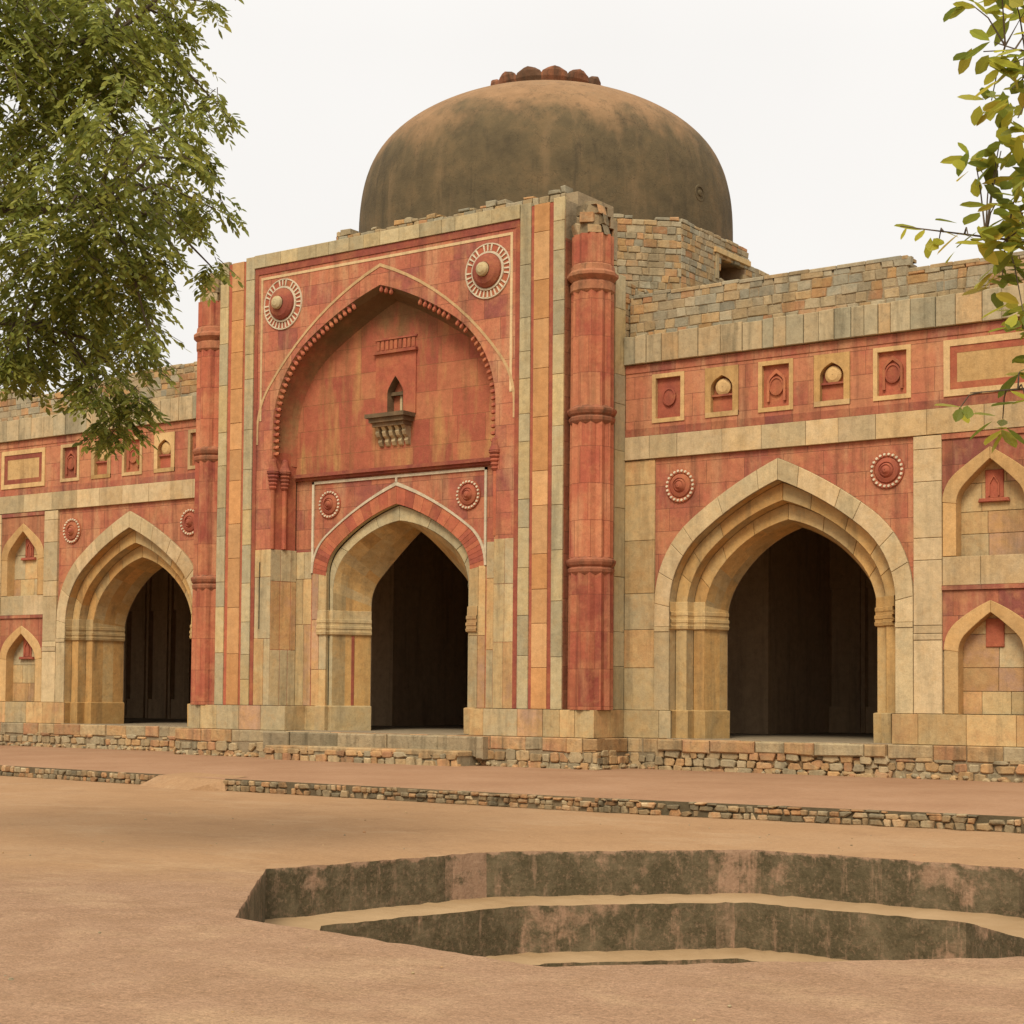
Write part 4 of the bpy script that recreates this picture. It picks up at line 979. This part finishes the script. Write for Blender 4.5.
        m.loft([prof(F, full, cn_, .01), prof(F, full, cn_, -.25)], tint=rt(.2, .8)); P(m, 'niche_arch', M['tanstone'])
        m = MB(); lay_rows(m, F, cn_ - .66, cn_ + .66, zsill, za + .05, (.4, .75), (.4, .9), -.235, .05, (0, 1)); P(m, 'niche_back', M['buff'])
        m = MB(); zc = zs + .05
        m.block(F, [(cn_ - .17, zc), (cn_ + .17, zc), (cn_ + .17, zc + .52), (cn_ - .17, zc + .52)], -.205, .05, rt(.2, .6), 0, .012)
        if not (zs < 3 and s > 0):
            m.block(F, [(cn_ - .29, zc - .07), (cn_ + .29, zc - .07), (cn_ + .27, zc), (cn_ - .27, zc)], -.15, .1, rt(.2, .5), 0, .012)
            aa = arch(.10, zc + .25, zc + .42, zc + .04, 8); ab = arch(.075, zc + .25, zc + .385, zc + .04, 8); band(m, F, aa, ab, cn_, -.205, -.18, rt(.5, 1))
        P(m, 'niche_tablet', M['redpiece'])
    m = MB(); lay_rows(m, F, 12.55, 14.35, 3.77, 4.30, (.6, .6), (.5, 1.0), .01, .12, (.1, .9)); P(m, 'niche_course', M['pale'])
    # base course, interrupted by the arches
    for a, b in ((5.75, 9.22 - 2.36), (9.22 + 2.36, 17.68 - 2.36), (17.68 + 2.36, XE)):
        m = MB(); lay_rows(m, F, a, b, ZB, ZC, (.6, .6), (.38, .95), .055, .18, (.1, 1)); P(m, 'base_course', M['buff'])
M['pale_dark'] = stone('weathered_cornice_stone', [(0.30, 0.265, 0.17), (0.37, 0.305, 0.185), (0.42, 0.32, 0.18), (0.44, 0.29, 0.14)], grime=0.75, grime_col=(0.10, 0.085, 0.05))
M['tanpanel'] = stone('tan_panel_stone', [(0.45, 0.27, 0.10), (0.51, 0.33, 0.14), (0.52, 0.36, 0.18)], grime=0.55, grime_col=(0.16, 0.09, 0.04))
M['tanstone'] = stone('tan_niche_stone', [(0.42, 0.27, 0.12), (0.50, 0.30, 0.12), (0.50, 0.34, 0.16)], grime=0.35, grime_col=(0.14, 0.09, 0.04))
wing(-1); wing(1)

# ---------- plinth, steps, interior, roof
pl_ = MB(); pc = MB()
def plinth_run(F, u0, u1, ztop=ZB, cap=True):
    lay_rough(pl_, F, u0, u1, .20, lambda u: ZB - .27 + .05 * math.sin(u * 3.7), .22, .035)
    u = u0
    while u < u1 - .05:
        ww = U(.3, 1.1)
        if u + ww > u1 - .25: ww = u1 - u
        zb = ZB - .29 + U(-.02, .03)
        pl_.block(F, [(u, zb), (u + ww, zb + U(-.03, .03)), (u + ww, ZB + .003), (u, ZB + .003)], U(-.015, .035), .3, rt(.1, 1), .007, .02); u += ww
    for _ in range(int((u1 - u0) * 9)):           # fallen chips along the foot
        uu, r_ = U(u0, u1), U(.03, .085); k = random.randint(5, 7); zc = ZT + U(0, .05); 
        pl_.block(F, [(uu + r_ * math.cos(math.tau * i / k) * U(.8, 1.2), zc + r_ * .75 * math.sin(math.tau * i / k) * U(.8, 1.2)) for i in range(k)], U(.0, .14), .16, rt(0, 1), 0, r_ * .4)
for s in (-1, 1):
    plinth_run(Frame((0, -.16, 0), (s, 0, 0), (0, -1, 0)), 5.9, 20.8)
    plinth_run(Frame((5.95 * s, -PY - .28, 0), (0, 1, 0), (s, 0, 0)), 0, 1.2)
plinth_run(Frame((0, -PY - .28, 0), (1, 0, 0), (0, -1, 0)), -5.97, 5.97)
pl_.build('plinth', M['plinth'], mosque)
pc.box(-20.8, -5.9, -.14, 1.6, .1, ZB - .006, (.3, .3, .5)); pc.box(5.9, 20.8, -.14, 1.6, .1, ZB - .006, (.3, .3, .5)); pc.box(-5.9, 5.9, -PY - .26, 1.6, .1, ZB - .006, (.3, .3, .5)); pc.build('plinth_core', M['mortar'], mosque)
m = MB(); m.box(-20.8, 20.8, .0, 9.2, ZB - .1, ZB + .004, (.5, .5, .5)); m.box(-2.4, 2.4, -PY - .2, .1, ZB - .1, ZB + .008, (.5, .5, .5))
for c in (-17.68, -9.22, 9.22, 17.68): m.box(c - 2.4, c + 2.4, -.12, .1, ZB - .1, ZB + .008, (.5, .5, .5))
m.build('floor_paving', M['floor'], mosque)
M['stepstone'] = stone('stained_step_slabs', [(0.22, 0.18, 0.11), (0.32, 0.25, 0.15), (0.40, 0.29, 0.16)], grime=1.0, grime_col=(0.075, 0.06, 0.036), bump=1.0)
def step(x0, x1, y0, y1, z0, z1):
    m = MB(); F = Frame((0, y0, 0), (1, 0, 0), (0, -1, 0)); 
    m.box(x0 + .02, x1 - .02, y0 + .03, y1, z0, z1 - .015, rt())
    u = x0
    while u < x1 - .1:
        ww = min(U(.6, 1.3), x1 - u); m.block(Frame((0, 0, z1), (1, 0, 0), (0, 0, 1), (0, 1, 0)), [(u, y0), (u + ww, y0), (u + ww, y1), (u, y1)], U(-.006, .006), .1, rt(.3, .9), .004, .02); u += ww
    lay_rough(m, F, x0, x1, z0, lambda u: z1 - .05, .22, .035)
    m.build('step', M['plinth'], mosque)
step(-2.35, 3.05, -2.1, -1.4, ZT - .05, .56); m = MB(); u = -2.9
while u < 3.2:
    ww = min(U(.7, 1.5), 3.3 - u); m.block(Frame((0, -1.60, 0), (1, 0, 0), (0, -1, 0)), [(u, .40 + U(-.02, .03)), (u + ww, .40 + U(-.02, .03)), (u + ww, ZB - .01), (u, ZB - .01)], U(-.03, .02), .3, rt(.0, .6), .004, .03); u += ww
m.build('step', M['stepstone'], mosque)
m = MB(); u = 6.7
while u < 11.5:
    ww = min(U(.55, 1.15), 11.55 - u); m.block(Frame((0, -.30, 0), (1, 0, 0), (0, -1, 0)), [(u, ZB - .25 + U(-.03, .02)), (u + ww, ZB - .25 + U(-.03, .02)), (u + ww, ZB - .008), (u, ZB - .008)], U(-.02, .03), .3, rt(.2, 1), .006, .025); u += ww
lay_rough(m, Frame((0, -.22, 0), (1, 0, 0), (0, -1, 0)), 6.6, 11.6, .2, lambda u: ZB - .2, .21, .05)
m.build('step', M['plinth'], mosque)
ih = MB()
ih.face([(-21, 9.0, 0), (21, 9.0, 0), (21, 9.0, 9.2), (-21, 9.0, 9.2)]); ih.face([(-21, .6, 0), (-21, 9, 0), (-21, 9, 9.2), (-21, .6, 9.2)]); ih.face([(21, .6, 0), (21, 9, 0), (21, 9, 9.2), (21, .6, 9.2)])
for c in (-13.45, 13.45): ih.box(c - 1.2, c + 1.2, .62, 1.9, ZB, 9)
for c in (-5.5, 5.5): ih.box(c - .5, c + .5, .65, 2.0, ZB, 9); 
x = -20.6
while x < 20:                                       # qibla wall: stepped pilasters and niches
    ih.box(x, x + .42, 8.8, 9.0, ZB, 7.0, rt()); ih.box(x + .1, x + .32, 8.72, 8.8, ZB, 7.0, rt()); ih.box(x + .42, x + 1.05, 8.9, 9.0, 4.4, 7.0, rt()); ih.box(x + .42, x + 1.05, 8.85, 9.0, ZB, 1.5, rt()); x += 1.05
for c in (-5.6, 5.6): ih.box(c - .55, c + .55, 5.6, 9.0, ZB, 9, rt())
ih.build('prayer_hall', M['dark'], mosque)
m = MB(); m.box(-21, 21, .55, 9.1, 9.0, 9.06); m.build('roof', M['mortar'], mosque)

# ---------- drum and dome
DC = (0.0, 5.35); DA = 5.2
dm = MB()
faces = []
half = DA * math.tan(math.pi / 8)
for k in range(8):
    a = -math.pi / 2 + k * math.pi / 4; n = Vector((math.cos(a), math.sin(a), 0)); u_ = Vector((-n.y, n.x, 0))
    O = Vector((DC[0], DC[1], 0)) + n * DA - u_ * half
    F = Frame(O, u_, n); faces.append(F)
    if k in (0, 1, 2, 7):
        if k == 2:
            hole = lambda u, v: 1.72 < u < 3.02 and 11.42 < v < 12.02
            lay_rubble(dm, F, 0, 2 * half, 9.0, lambda u: 12.46 + .02 * math.sin(u * 6) if u < 3.3 else 12.14, (.12, .18), (.14, .34), 0, .12, (0, 1), hole=hole)
        else: lay_rubble(dm, F, 0, 2 * half, 9.0, lambda u: 12.46 + .03 * math.sin(u * 5), (.12, .18), (.14, .36), 0, .12, (0, 1))
drum = dm.build('drum', M['rubble'], mosque)
dk = MB()
def oc(a, z): 
    h_ = a * math.tan(math.pi / 8); return [(DC[0] + (a * math.cos(t) - sg * h_ * math.sin(t)), DC[1] + (a * math.sin(t) + sg * h_ * math.cos(t)), z) for t in [-math.pi / 2 + k * math.pi / 4 for k in range(8)] for sg in (-1, 1)]
ring_b, ring_t = oc(DA - .016, 9.0), oc(DA - .016, 12.36)
for k in range(8):
    if k == 2: continue
    if k in (3, 4, 5): ring_t[2 * k] = (*ring_t[2 * k][:2], 12.0); ring_t[2 * k + 1] = (*ring_t[2 * k + 1][:2], 12.0)
    dk.face([ring_b[2 * k], ring_b[2 * k + 1], ring_t[2 * k + 1], ring_t[2 * k]], rt())
F2 = faces[2]
for u0, u1, v0, v1 in ((0, 1.72, 9, 12.36), (3.02, 2 * half, 9, 12.05), (1.72, 3.02, 9, 11.42), (1.72, 3.02, 12.02, 12.36)): dk.face([F2(u0, v0, -.016), F2(u1, v0, -.016), F2(u1, v1, -.016), F2(u0, v1, -.016)], rt())
dk.face([(x, y, 12.04) for x, y, z in oc(DA - .03, 12.04)], rt())
dk.build('drum_core', M['mortar'], drum)
m = MB(); P4 = [(1.72, 11.42), (3.02, 11.42), (3.02, 12.02), (1.72, 12.02)]
m.loft([[F2(u, v, -.0) for u, v in P4], [F2(u, v, -.9) for u, v in P4]], (.2, .3, .5), close=True); m.face([F2(u, v, -.9) for u, v in P4], (0, 0, .5)); m.build('drum_window', M['dark'], drum)
m = MB(); m.block(F2, [(1.5, 12.03), (3.25, 12.03), (3.25, 12.17), (1.5, 12.17)], .05, .3, rt(.3, .6)); m.block(F2, [(1.56, 11.42), (1.71, 11.42), (1.71, 12.03), (1.56, 12.03)], .03, .3, rt(.0, .4)); m.build('window_lintel', M['buff'], drum)
M['petal'] = stone('blackened_red_petals', [(0.09, 0.06, 0.035), (0.18, 0.08, 0.045), (0.30, 0.125, 0.06)], grime=1.0, grime_col=(0.05, 0.042, 0.028))
dprof = [(4.70, 12.0), (4.71, 13.0), (4.69, 13.7), (4.62, 14.25), (4.48, 14.75), (4.26, 15.18), (3.95, 15.55), (3.55, 15.88), (3.05, 16.18), (2.5, 16.43), (1.9, 16.63), (1.25, 16.78), (.6, 16.87), (.001, 16.9)]
def smoothp(pr, k=4):
    res = []
    for i in range(len(pr) - 1):
        p0, p1, p2, p3 = pr[max(i - 1, 0)], pr[i], pr[i + 1], pr[min(i + 2, len(pr) - 1)]
        for j in range(k):
            t = j / k; res.append(tuple(.5 * (2 * p1[q] + (p2[q] - p0[q]) * t + (2 * p0[q] - 5 * p1[q] + 4 * p2[q] - p3[q]) * t * t + (3 * p1[q] - p0[q] - 3 * p2[q] + p3[q]) * t ** 3) for q in (0, 1)))
    return res + [pr[-1]]
m = MB(); m.lathe(smoothp(dprof, 3), (*DC, 0), 96)
dome = m.build('dome', M['dome'], mosque, smooth=True)
m = MB(); m.lathe([(1.1, 16.5), (1.15, 16.9), (1.0, 17.0), (.7, 17.2), (.35, 17.35), (.12, 17.4), (.001, 17.41)], (*DC, 0), 24, tint=(.8, .8, .5))
m.build('finial_base', M['petal'], dome)
m = MB(); NPET = 13
for k in range(NPET):
    a = math.tau * (k + .3) / NPET; F = Frame((DC[0], DC[1], 0), (-math.sin(a), math.cos(a), 0), (math.cos(a), math.sin(a), 0))
    rows = []
    for v, hw, n in ((16.5, .36, 1.12), (16.8, .40, 1.30), (16.95, .385, 1.38), (17.09, .30, 1.41), (17.17, .17, 1.40), (17.2, .04, 1.37)):
        rows.append([F(-hw, v, n - .06), F(-hw * .6, v, n + .02), F(0, v, n + .05), F(hw * .6, v, n + .02), F(hw, v, n - .06), F(hw * .7, v, n - .16), F(-hw * .7, v, n - .16)])
    m.loft(rows, (U(.0, .9), U(.2, .8), .5), close=True); m.face(rows[-1], (.3, .5, .5))
m.build('lotus_petals', M['petal'], dome)
mm = MB()
F8 = faces[1]
# worn rosette on the dome's flank
aw = -math.radians(5); nrm = Vector((math.cos(aw), math.sin(aw), 0))
Fw = Frame((DC[0] + nrm.x * 4.68, DC[1] + nrm.y * 4.68, 13.55), (-nrm.y, nrm.x, 0), nrm); 
for r0, n0, r1, n1 in ((.21, 0, .19, .03), (.19, .03, .15, .03), (.15, .03, .14, .0), (.09, .0, .07, .05), (.07, .05, .01, .06)):
    mm.loft([[Fw(r0 * math.cos(math.tau * i / 20), r0 * math.sin(math.tau * i / 20), n0) for i in range(20)], [Fw(r1 * math.cos(math.tau * i / 20), r1 * math.sin(math.tau * i / 20), n1) for i in range(20)]], (.6, .5, .5), close=True)
mm.build('dome_boss', M['dome'], dome)

# ================================================================== TREES
def leaf_mesh(name, L, mat, parent, broad):
    """L: list of (pos, dir, up, length, width, tint) -> one mesh of folded leaf blades"""
    n = len(L); P = np.array([l[0] for l in L]); D = np.array([l[1] for l in L]); Up = np.array([l[2] for l in L]); ln = np.array([l[3] for l in L])[:, None]; wd = np.array([l[4] for l in L])[:, None]
    D /= np.linalg.norm(D, axis=1)[:, None]; Sd = np.cross(D, Up); Sd /= np.linalg.norm(Sd, axis=1)[:, None] + 1e-9; Nn = np.cross(Sd, D)
    if broad: T = [(0, 0, 0), (.28, .38, .05), (.62, .5, .06), (.88, .28, .03), (1, 0, -.06), (.88, -.28, .03), (.62, -.5, .06), (.28, -.38, .05), (.5, 0, -.02)]; Fc = [(0, 1, 8), (1, 2, 8), (2, 3, 8), (3, 4, 8), (4, 5, 8), (5, 6, 8), (6, 7, 8), (7, 0, 8)]
    else: T = [(0, 0, 0), (.4, .5, .1), (.75, .36, .06), (1, 0, -.08), (.75, -.36, .06), (.4, -.5, .1)]; Fc = [(0, 1, 2, 3), (0, 3, 4, 5)]
    V = np.stack([P + D * ln * a + Sd * wd * b + Nn * wd * c for a, b, c in T], 1); k = len(T)
    me = bpy.data.meshes.new(name)
    me.from_pydata(V.reshape(-1, 3).tolist(), [], [tuple(i * k + q for q in f) for i in range(n) for f in Fc])
    nl = sum(len(f) for f in Fc); tn = np.ones((n, nl, 4), np.float32); tn[:, :, :3] = np.array([l[5] for l in L], np.float32)[:, None, :]
    at = me.attributes.new('tint', 'FLOAT_COLOR', 'CORNER'); at.data.foreach_set('color', tn.ravel())
    me.materials.append(mat); o = bpy.data.objects.new(name, me); COL.objects.link(o); o.parent = parent; o.location = -parent.location
    return o

BL = [(11.3, -20.67, 7.37, 1.08), (11.39, -19.64, 7.86, 0.76), (12.21, -19.62, 7.78, 0.55), (12.12, -18.93, 7.74, 0.4), (11.37, -19.36, 7.08, 0.77), (13.01, -19.95, 6.61, 0.51), (13.1, -19.35, 6.87, 0.23), (12.62, -18.51, 7.32, 0.15), (12.1, -19.95, 5.96, 0.72), (12.59, -19.67, 5.94, 0.54), (12.1, -18.59, 6.42, 0.29), (12.88, -18.8, 6.21, 0.19), (12.41, -18.63, 6.8, 0.17), (11.57, -19.6, 5.36, 0.56), (11.7, -19.0, 5.61, 0.43), (12.69, -19.38, 5.61, 0.25), (12.72, -18.65, 5.71, 0.12), (11.31, -18.52, 5.2, 0.36), (11.93, -19.32, 4.57, 0.26), (11.82, -19.05, 4.24, 0.19), (12.09, -18.97, 4.46, 0.12), (12.73, -19.44, 4.97, 0.12), (10.72, -19.3, 5.14, 0.33), (11.33, -19.65, 4.77, 0.16), (11.42, -20.01, 4.7, 0.17), (9.73, -19.74, 6.58, 1.09), (10.3, -20.36, 5.2, 0.7), (12.28, -18.73, 8.15, 0.12), (12.65, -18.72, 8.25, 0.08), (11.12, -18.7, 9.14, 0.8), (11.05, -20.42, 8.72, 1.11), (10.89, -19.28, 9.69, 1.08), (12.61, -19.15, 8.89, 0.56),
      (8.6, -20.6, 7.4, 1.3), (7.6, -21.8, 8.4, 1.3), (9.2, -21.6, 9.2, 1.3), (6.2, -21.0, 8.0, 1.2)]
random.seed(5)
TB = Vector((6.41, -21.26, 0))
tree = tag(empty('leafy_tree', TB), 'large tree with fine drooping green leaflets hanging over the left side', 'tree')
tk = MB(); trunk_pts = [(6.41, -21.26, -.1), (6.45, -21.28, 1.2), (6.6, -21.3, 2.8), (7.0, -21.2, 4.3), (7.5, -21.0, 5.6)]
tk.tube(trunk_pts, [.42, .34, .29, .24, .19], 12); tk.build('trunk', M['bark'], tree)
bm_ = MB(); leaves = []
fork = Vector((7.5, -21.0, 5.6))
limbs = [[fork, Vector((8.6, -20.6, 6.3)), Vector((9.8, -20.1, 6.5)), Vector((11.0, -19.6, 6.3)), Vector((12.2, -19.4, 6.2))], [fork, Vector((8.4, -20.9, 7.0)), Vector((9.8, -20.4, 7.7)), Vector((11.2, -19.8, 7.8)), Vector((12.2, -19.3, 7.8))], [fork, Vector((7.9, -21.1, 7.2)), Vector((9.0, -20.8, 8.5)), Vector((10.6, -19.8, 9.3))], [fork, Vector((8.7, -20.6, 5.9)), Vector((10.0, -20.0, 5.4)), Vector((11.2, -19.3, 5.2))]]
nodes = []
for lb in limbs:
    n = len(lb); bm_.tube(lb, [.13 - .10 * i / (n - 1) for i in range(n)], 8)
    for a, b in zip(lb[:-1], lb[1:]):
        for q in range(6): nodes.append(a.lerp(b, q / 6))
for (x, y, z, r) in BL:
    c = Vector((x, y, z)); nd = min(nodes, key=lambda p: (p - c).length); md = nd.lerp(c, .55) + Vector((0, 0, .12 + .1 * (nd - c).length))
    bm_.tube([nd, md, c], [.026, .017, .007], 5)
    big_ = r > .9
    cnt = int(425 * r * r ** .55 + 8) if not big_ else int(330 * r * r)
    if x > 12.55: cnt = int(cnt * .6)
    for _ in range(cnt):
        d = Vector((random.gauss(0, 1), random.gauss(0, 1), random.gauss(0, 1))).normalized(); rad = r * (R() ** .42)
        p0 = c + Vector((d.x * rad * 1.05, d.y * rad * 1.05, d.z * rad))
        out_ = Vector((d.x + .25 * random.gauss(0, 1), d.y + .25 * random.gauss(0, 1), 0)); out_ = out_.normalized() if out_.length > .1 else Vector((1, 0, 0))
        ax = (out_ * U(.4, 1.0) + Vector((0, 0, -U(.25, 1.0)))).normalized(); Lt = U(.2, .4) if r > .3 else U(.12, .26); sd = ax.cross(Vector((0, 0, 1))).normalized()
        if R() < .35: bm_.tube([p0 - ax * .08, p0 + ax * Lt], [.005, .002], 3)
        clump = R(); nlf = random.randint(8, 13)
        for i in range(nlf):
            f = (i + .4) / nlf; b = p0 + ax * Lt * f + Vector((0, 0, -.05 * f * f)); sg = 1 if i % 2 else -1
            ld = (ax * .55 + sd * sg * U(.6, 1.0) + Vector((0, 0, U(-.55, .15)))).normalized() if i < nlf - 1 else ax
            up = Vector((random.gauss(0, .5), random.gauss(0, .5), 1))
            t = min(1, max(0, clump * .55 + U(-.12, .4) + .12 * (z - 6) / 3)); leaves.append((tuple(b), tuple(ld), tuple(up), U(.06, .115), U(.028, .047), (t, R(), R())))
bm_.build('branches', M['bark'], tree)
leaf_mesh('crown', leaves, M['leaf_fine'], tree, False)

BR = [(21.09, -20.8, 5.54), (20.97, -20.96, 5.54), (21.41, -21.57, 4.93), (21.28, -21.62, 5.0), (21.39, -21.43, 4.69), (21.02, -20.79, 5.04), (21.24, -21.26, 4.59), (21.06, -21.15, 4.6), (21.36, -21.33, 4.37), (21.16, -21.22, 4.47), (21.3, -21.26, 4.15), (21.12, -21.42, 4.12), (20.91, -21.29, 4.16), (21.18, -21.08, 3.96), (21.16, -20.7, 3.82), (21.13, -21.01, 4.07), (21.13, -20.67, 3.52), (20.87, -20.94, 3.28), (21.03, -20.66, 3.27), (21.24, -20.91, 3.35), (21.59, -21.37, 4.97), (21.36, -20.66, 4.68), (21.36, -20.5, 4.27), (21.35, -20.56, 3.81), (21.47, -20.86, 3.3), (21.38, -20.87, 5.61)]
random.seed(8)
t2 = tag(empty('broadleaf_tree', (23.25, -19.03, 0)), 'tree with broad yellowing leaves reaching in from the right edge', 'tree')
tk = MB(); tk.tube([(23.25, -19.03, -.1), (23.2, -19.05, 1.5), (23.0, -19.4, 3.2), (22.85, -19.75, 4.9), (22.9, -19.9, 6.3), (22.8, -19.8, 7.6), (22.9, -19.7, 8.6)], [.24, .19, .15, .12, .085, .045, .015], 10); tk.build('trunk', M['bark'], t2)
b2_ = MB(); L2 = []
mains = [[(22.9, -19.5, 3.6), (22.3, -20.2, 4.0), (21.8, -20.7, 4.15), (21.31, -21.05, 4.14), (20.80, -21.55, 4.19)], [(22.75, -19.8, 4.6), (22.3, -20.3, 5.0), (21.84, -20.66, 5.14), (21.45, -21.0, 5.1), (21.1, -20.95, 5.3)], [(23.0, -19.4, 3.0), (22.3, -20.1, 3.2), (21.8, -20.55, 3.4), (21.3, -20.8, 3.4), (20.95, -20.95, 3.38)]]
mains += [[(22.9, -19.8, 5.4), (23.4, -19.4, 6.2), (23.9, -19.0, 6.8), (24.3, -18.8, 7.2)], [(22.9, -19.9, 6.2), (22.6, -20.4, 6.9), (22.4, -20.8, 7.5), (22.3, -21.0, 8.0)], [(22.85, -19.8, 7.0), (23.2, -20.2, 7.7), (23.5, -20.6, 8.2), (23.7, -20.9, 8.6)], [(22.8, -19.75, 4.6), (23.3, -19.9, 5.0), (23.8, -20.1, 5.5), (24.2, -20.2, 5.8)]]
nodes = []
for mp in mains:
    pts = [Vector(p) for p in mp]; b2_.tube(pts, [.03, .02, .012, .007, .003], 6)
    for a, b in zip(pts[1:-1], pts[2:]):
        for q in range(6): nodes.append(a.lerp(b, q / 6))
TR = BR + [(21.28 + U(-.12, .2), -20.95 + U(-.4, .4), U(3.6, 5.6)) for _ in range(26)] + [(21.55 + U(0, .9), -20.6 + U(-.5, .5), U(3.1, 5.9)) for _ in range(26)]
TR += [(23.2 + random.gauss(0, .55), -19.7 + random.gauss(0, .6), U(5.2, 8.8)) for _ in range(80)]
for ci, c in enumerate(TR):
    c = Vector(c); nd = min(nodes, key=lambda p: (p - c).length); b2_.tube([nd, nd.lerp(c, .5) + Vector((0, 0, .04)), c], [.006, .004, .003], 5)
    for _ in range(random.randint(7, 12) if ci not in (12, 17) else 4):
        a = U(0, math.tau); hd = Vector((math.cos(a), math.sin(a), U(-1.1, .35))).normalized(); p = c + hd * U(0, .03) + Vector((U(-.07, .07), U(-.07, .07), U(-.07, .07)))
        t = U(0, .75) if R() < .85 else U(.75, 1)
        L2.append((tuple(p), tuple(hd), (random.gauss(0, .4), random.gauss(0, .4), 1), U(.11, .175), U(.052, .082), (t, R(), R())))
for f in np.linspace(.1, .95, 7):
    p = Vector((21.31, -21.05, 4.14)).lerp(Vector((20.80, -21.55, 4.19)), f); a = U(0, math.tau); L2.append((tuple(p), (math.cos(a), math.sin(a), -.5), (0, 0, 1), U(.04, .10), U(.02, .045), (U(.3, .9), R(), R())))
b2_.build('branches', M['bark'], t2)
leaf_mesh('crown', L2, M['leaf_broad'], t2, True)
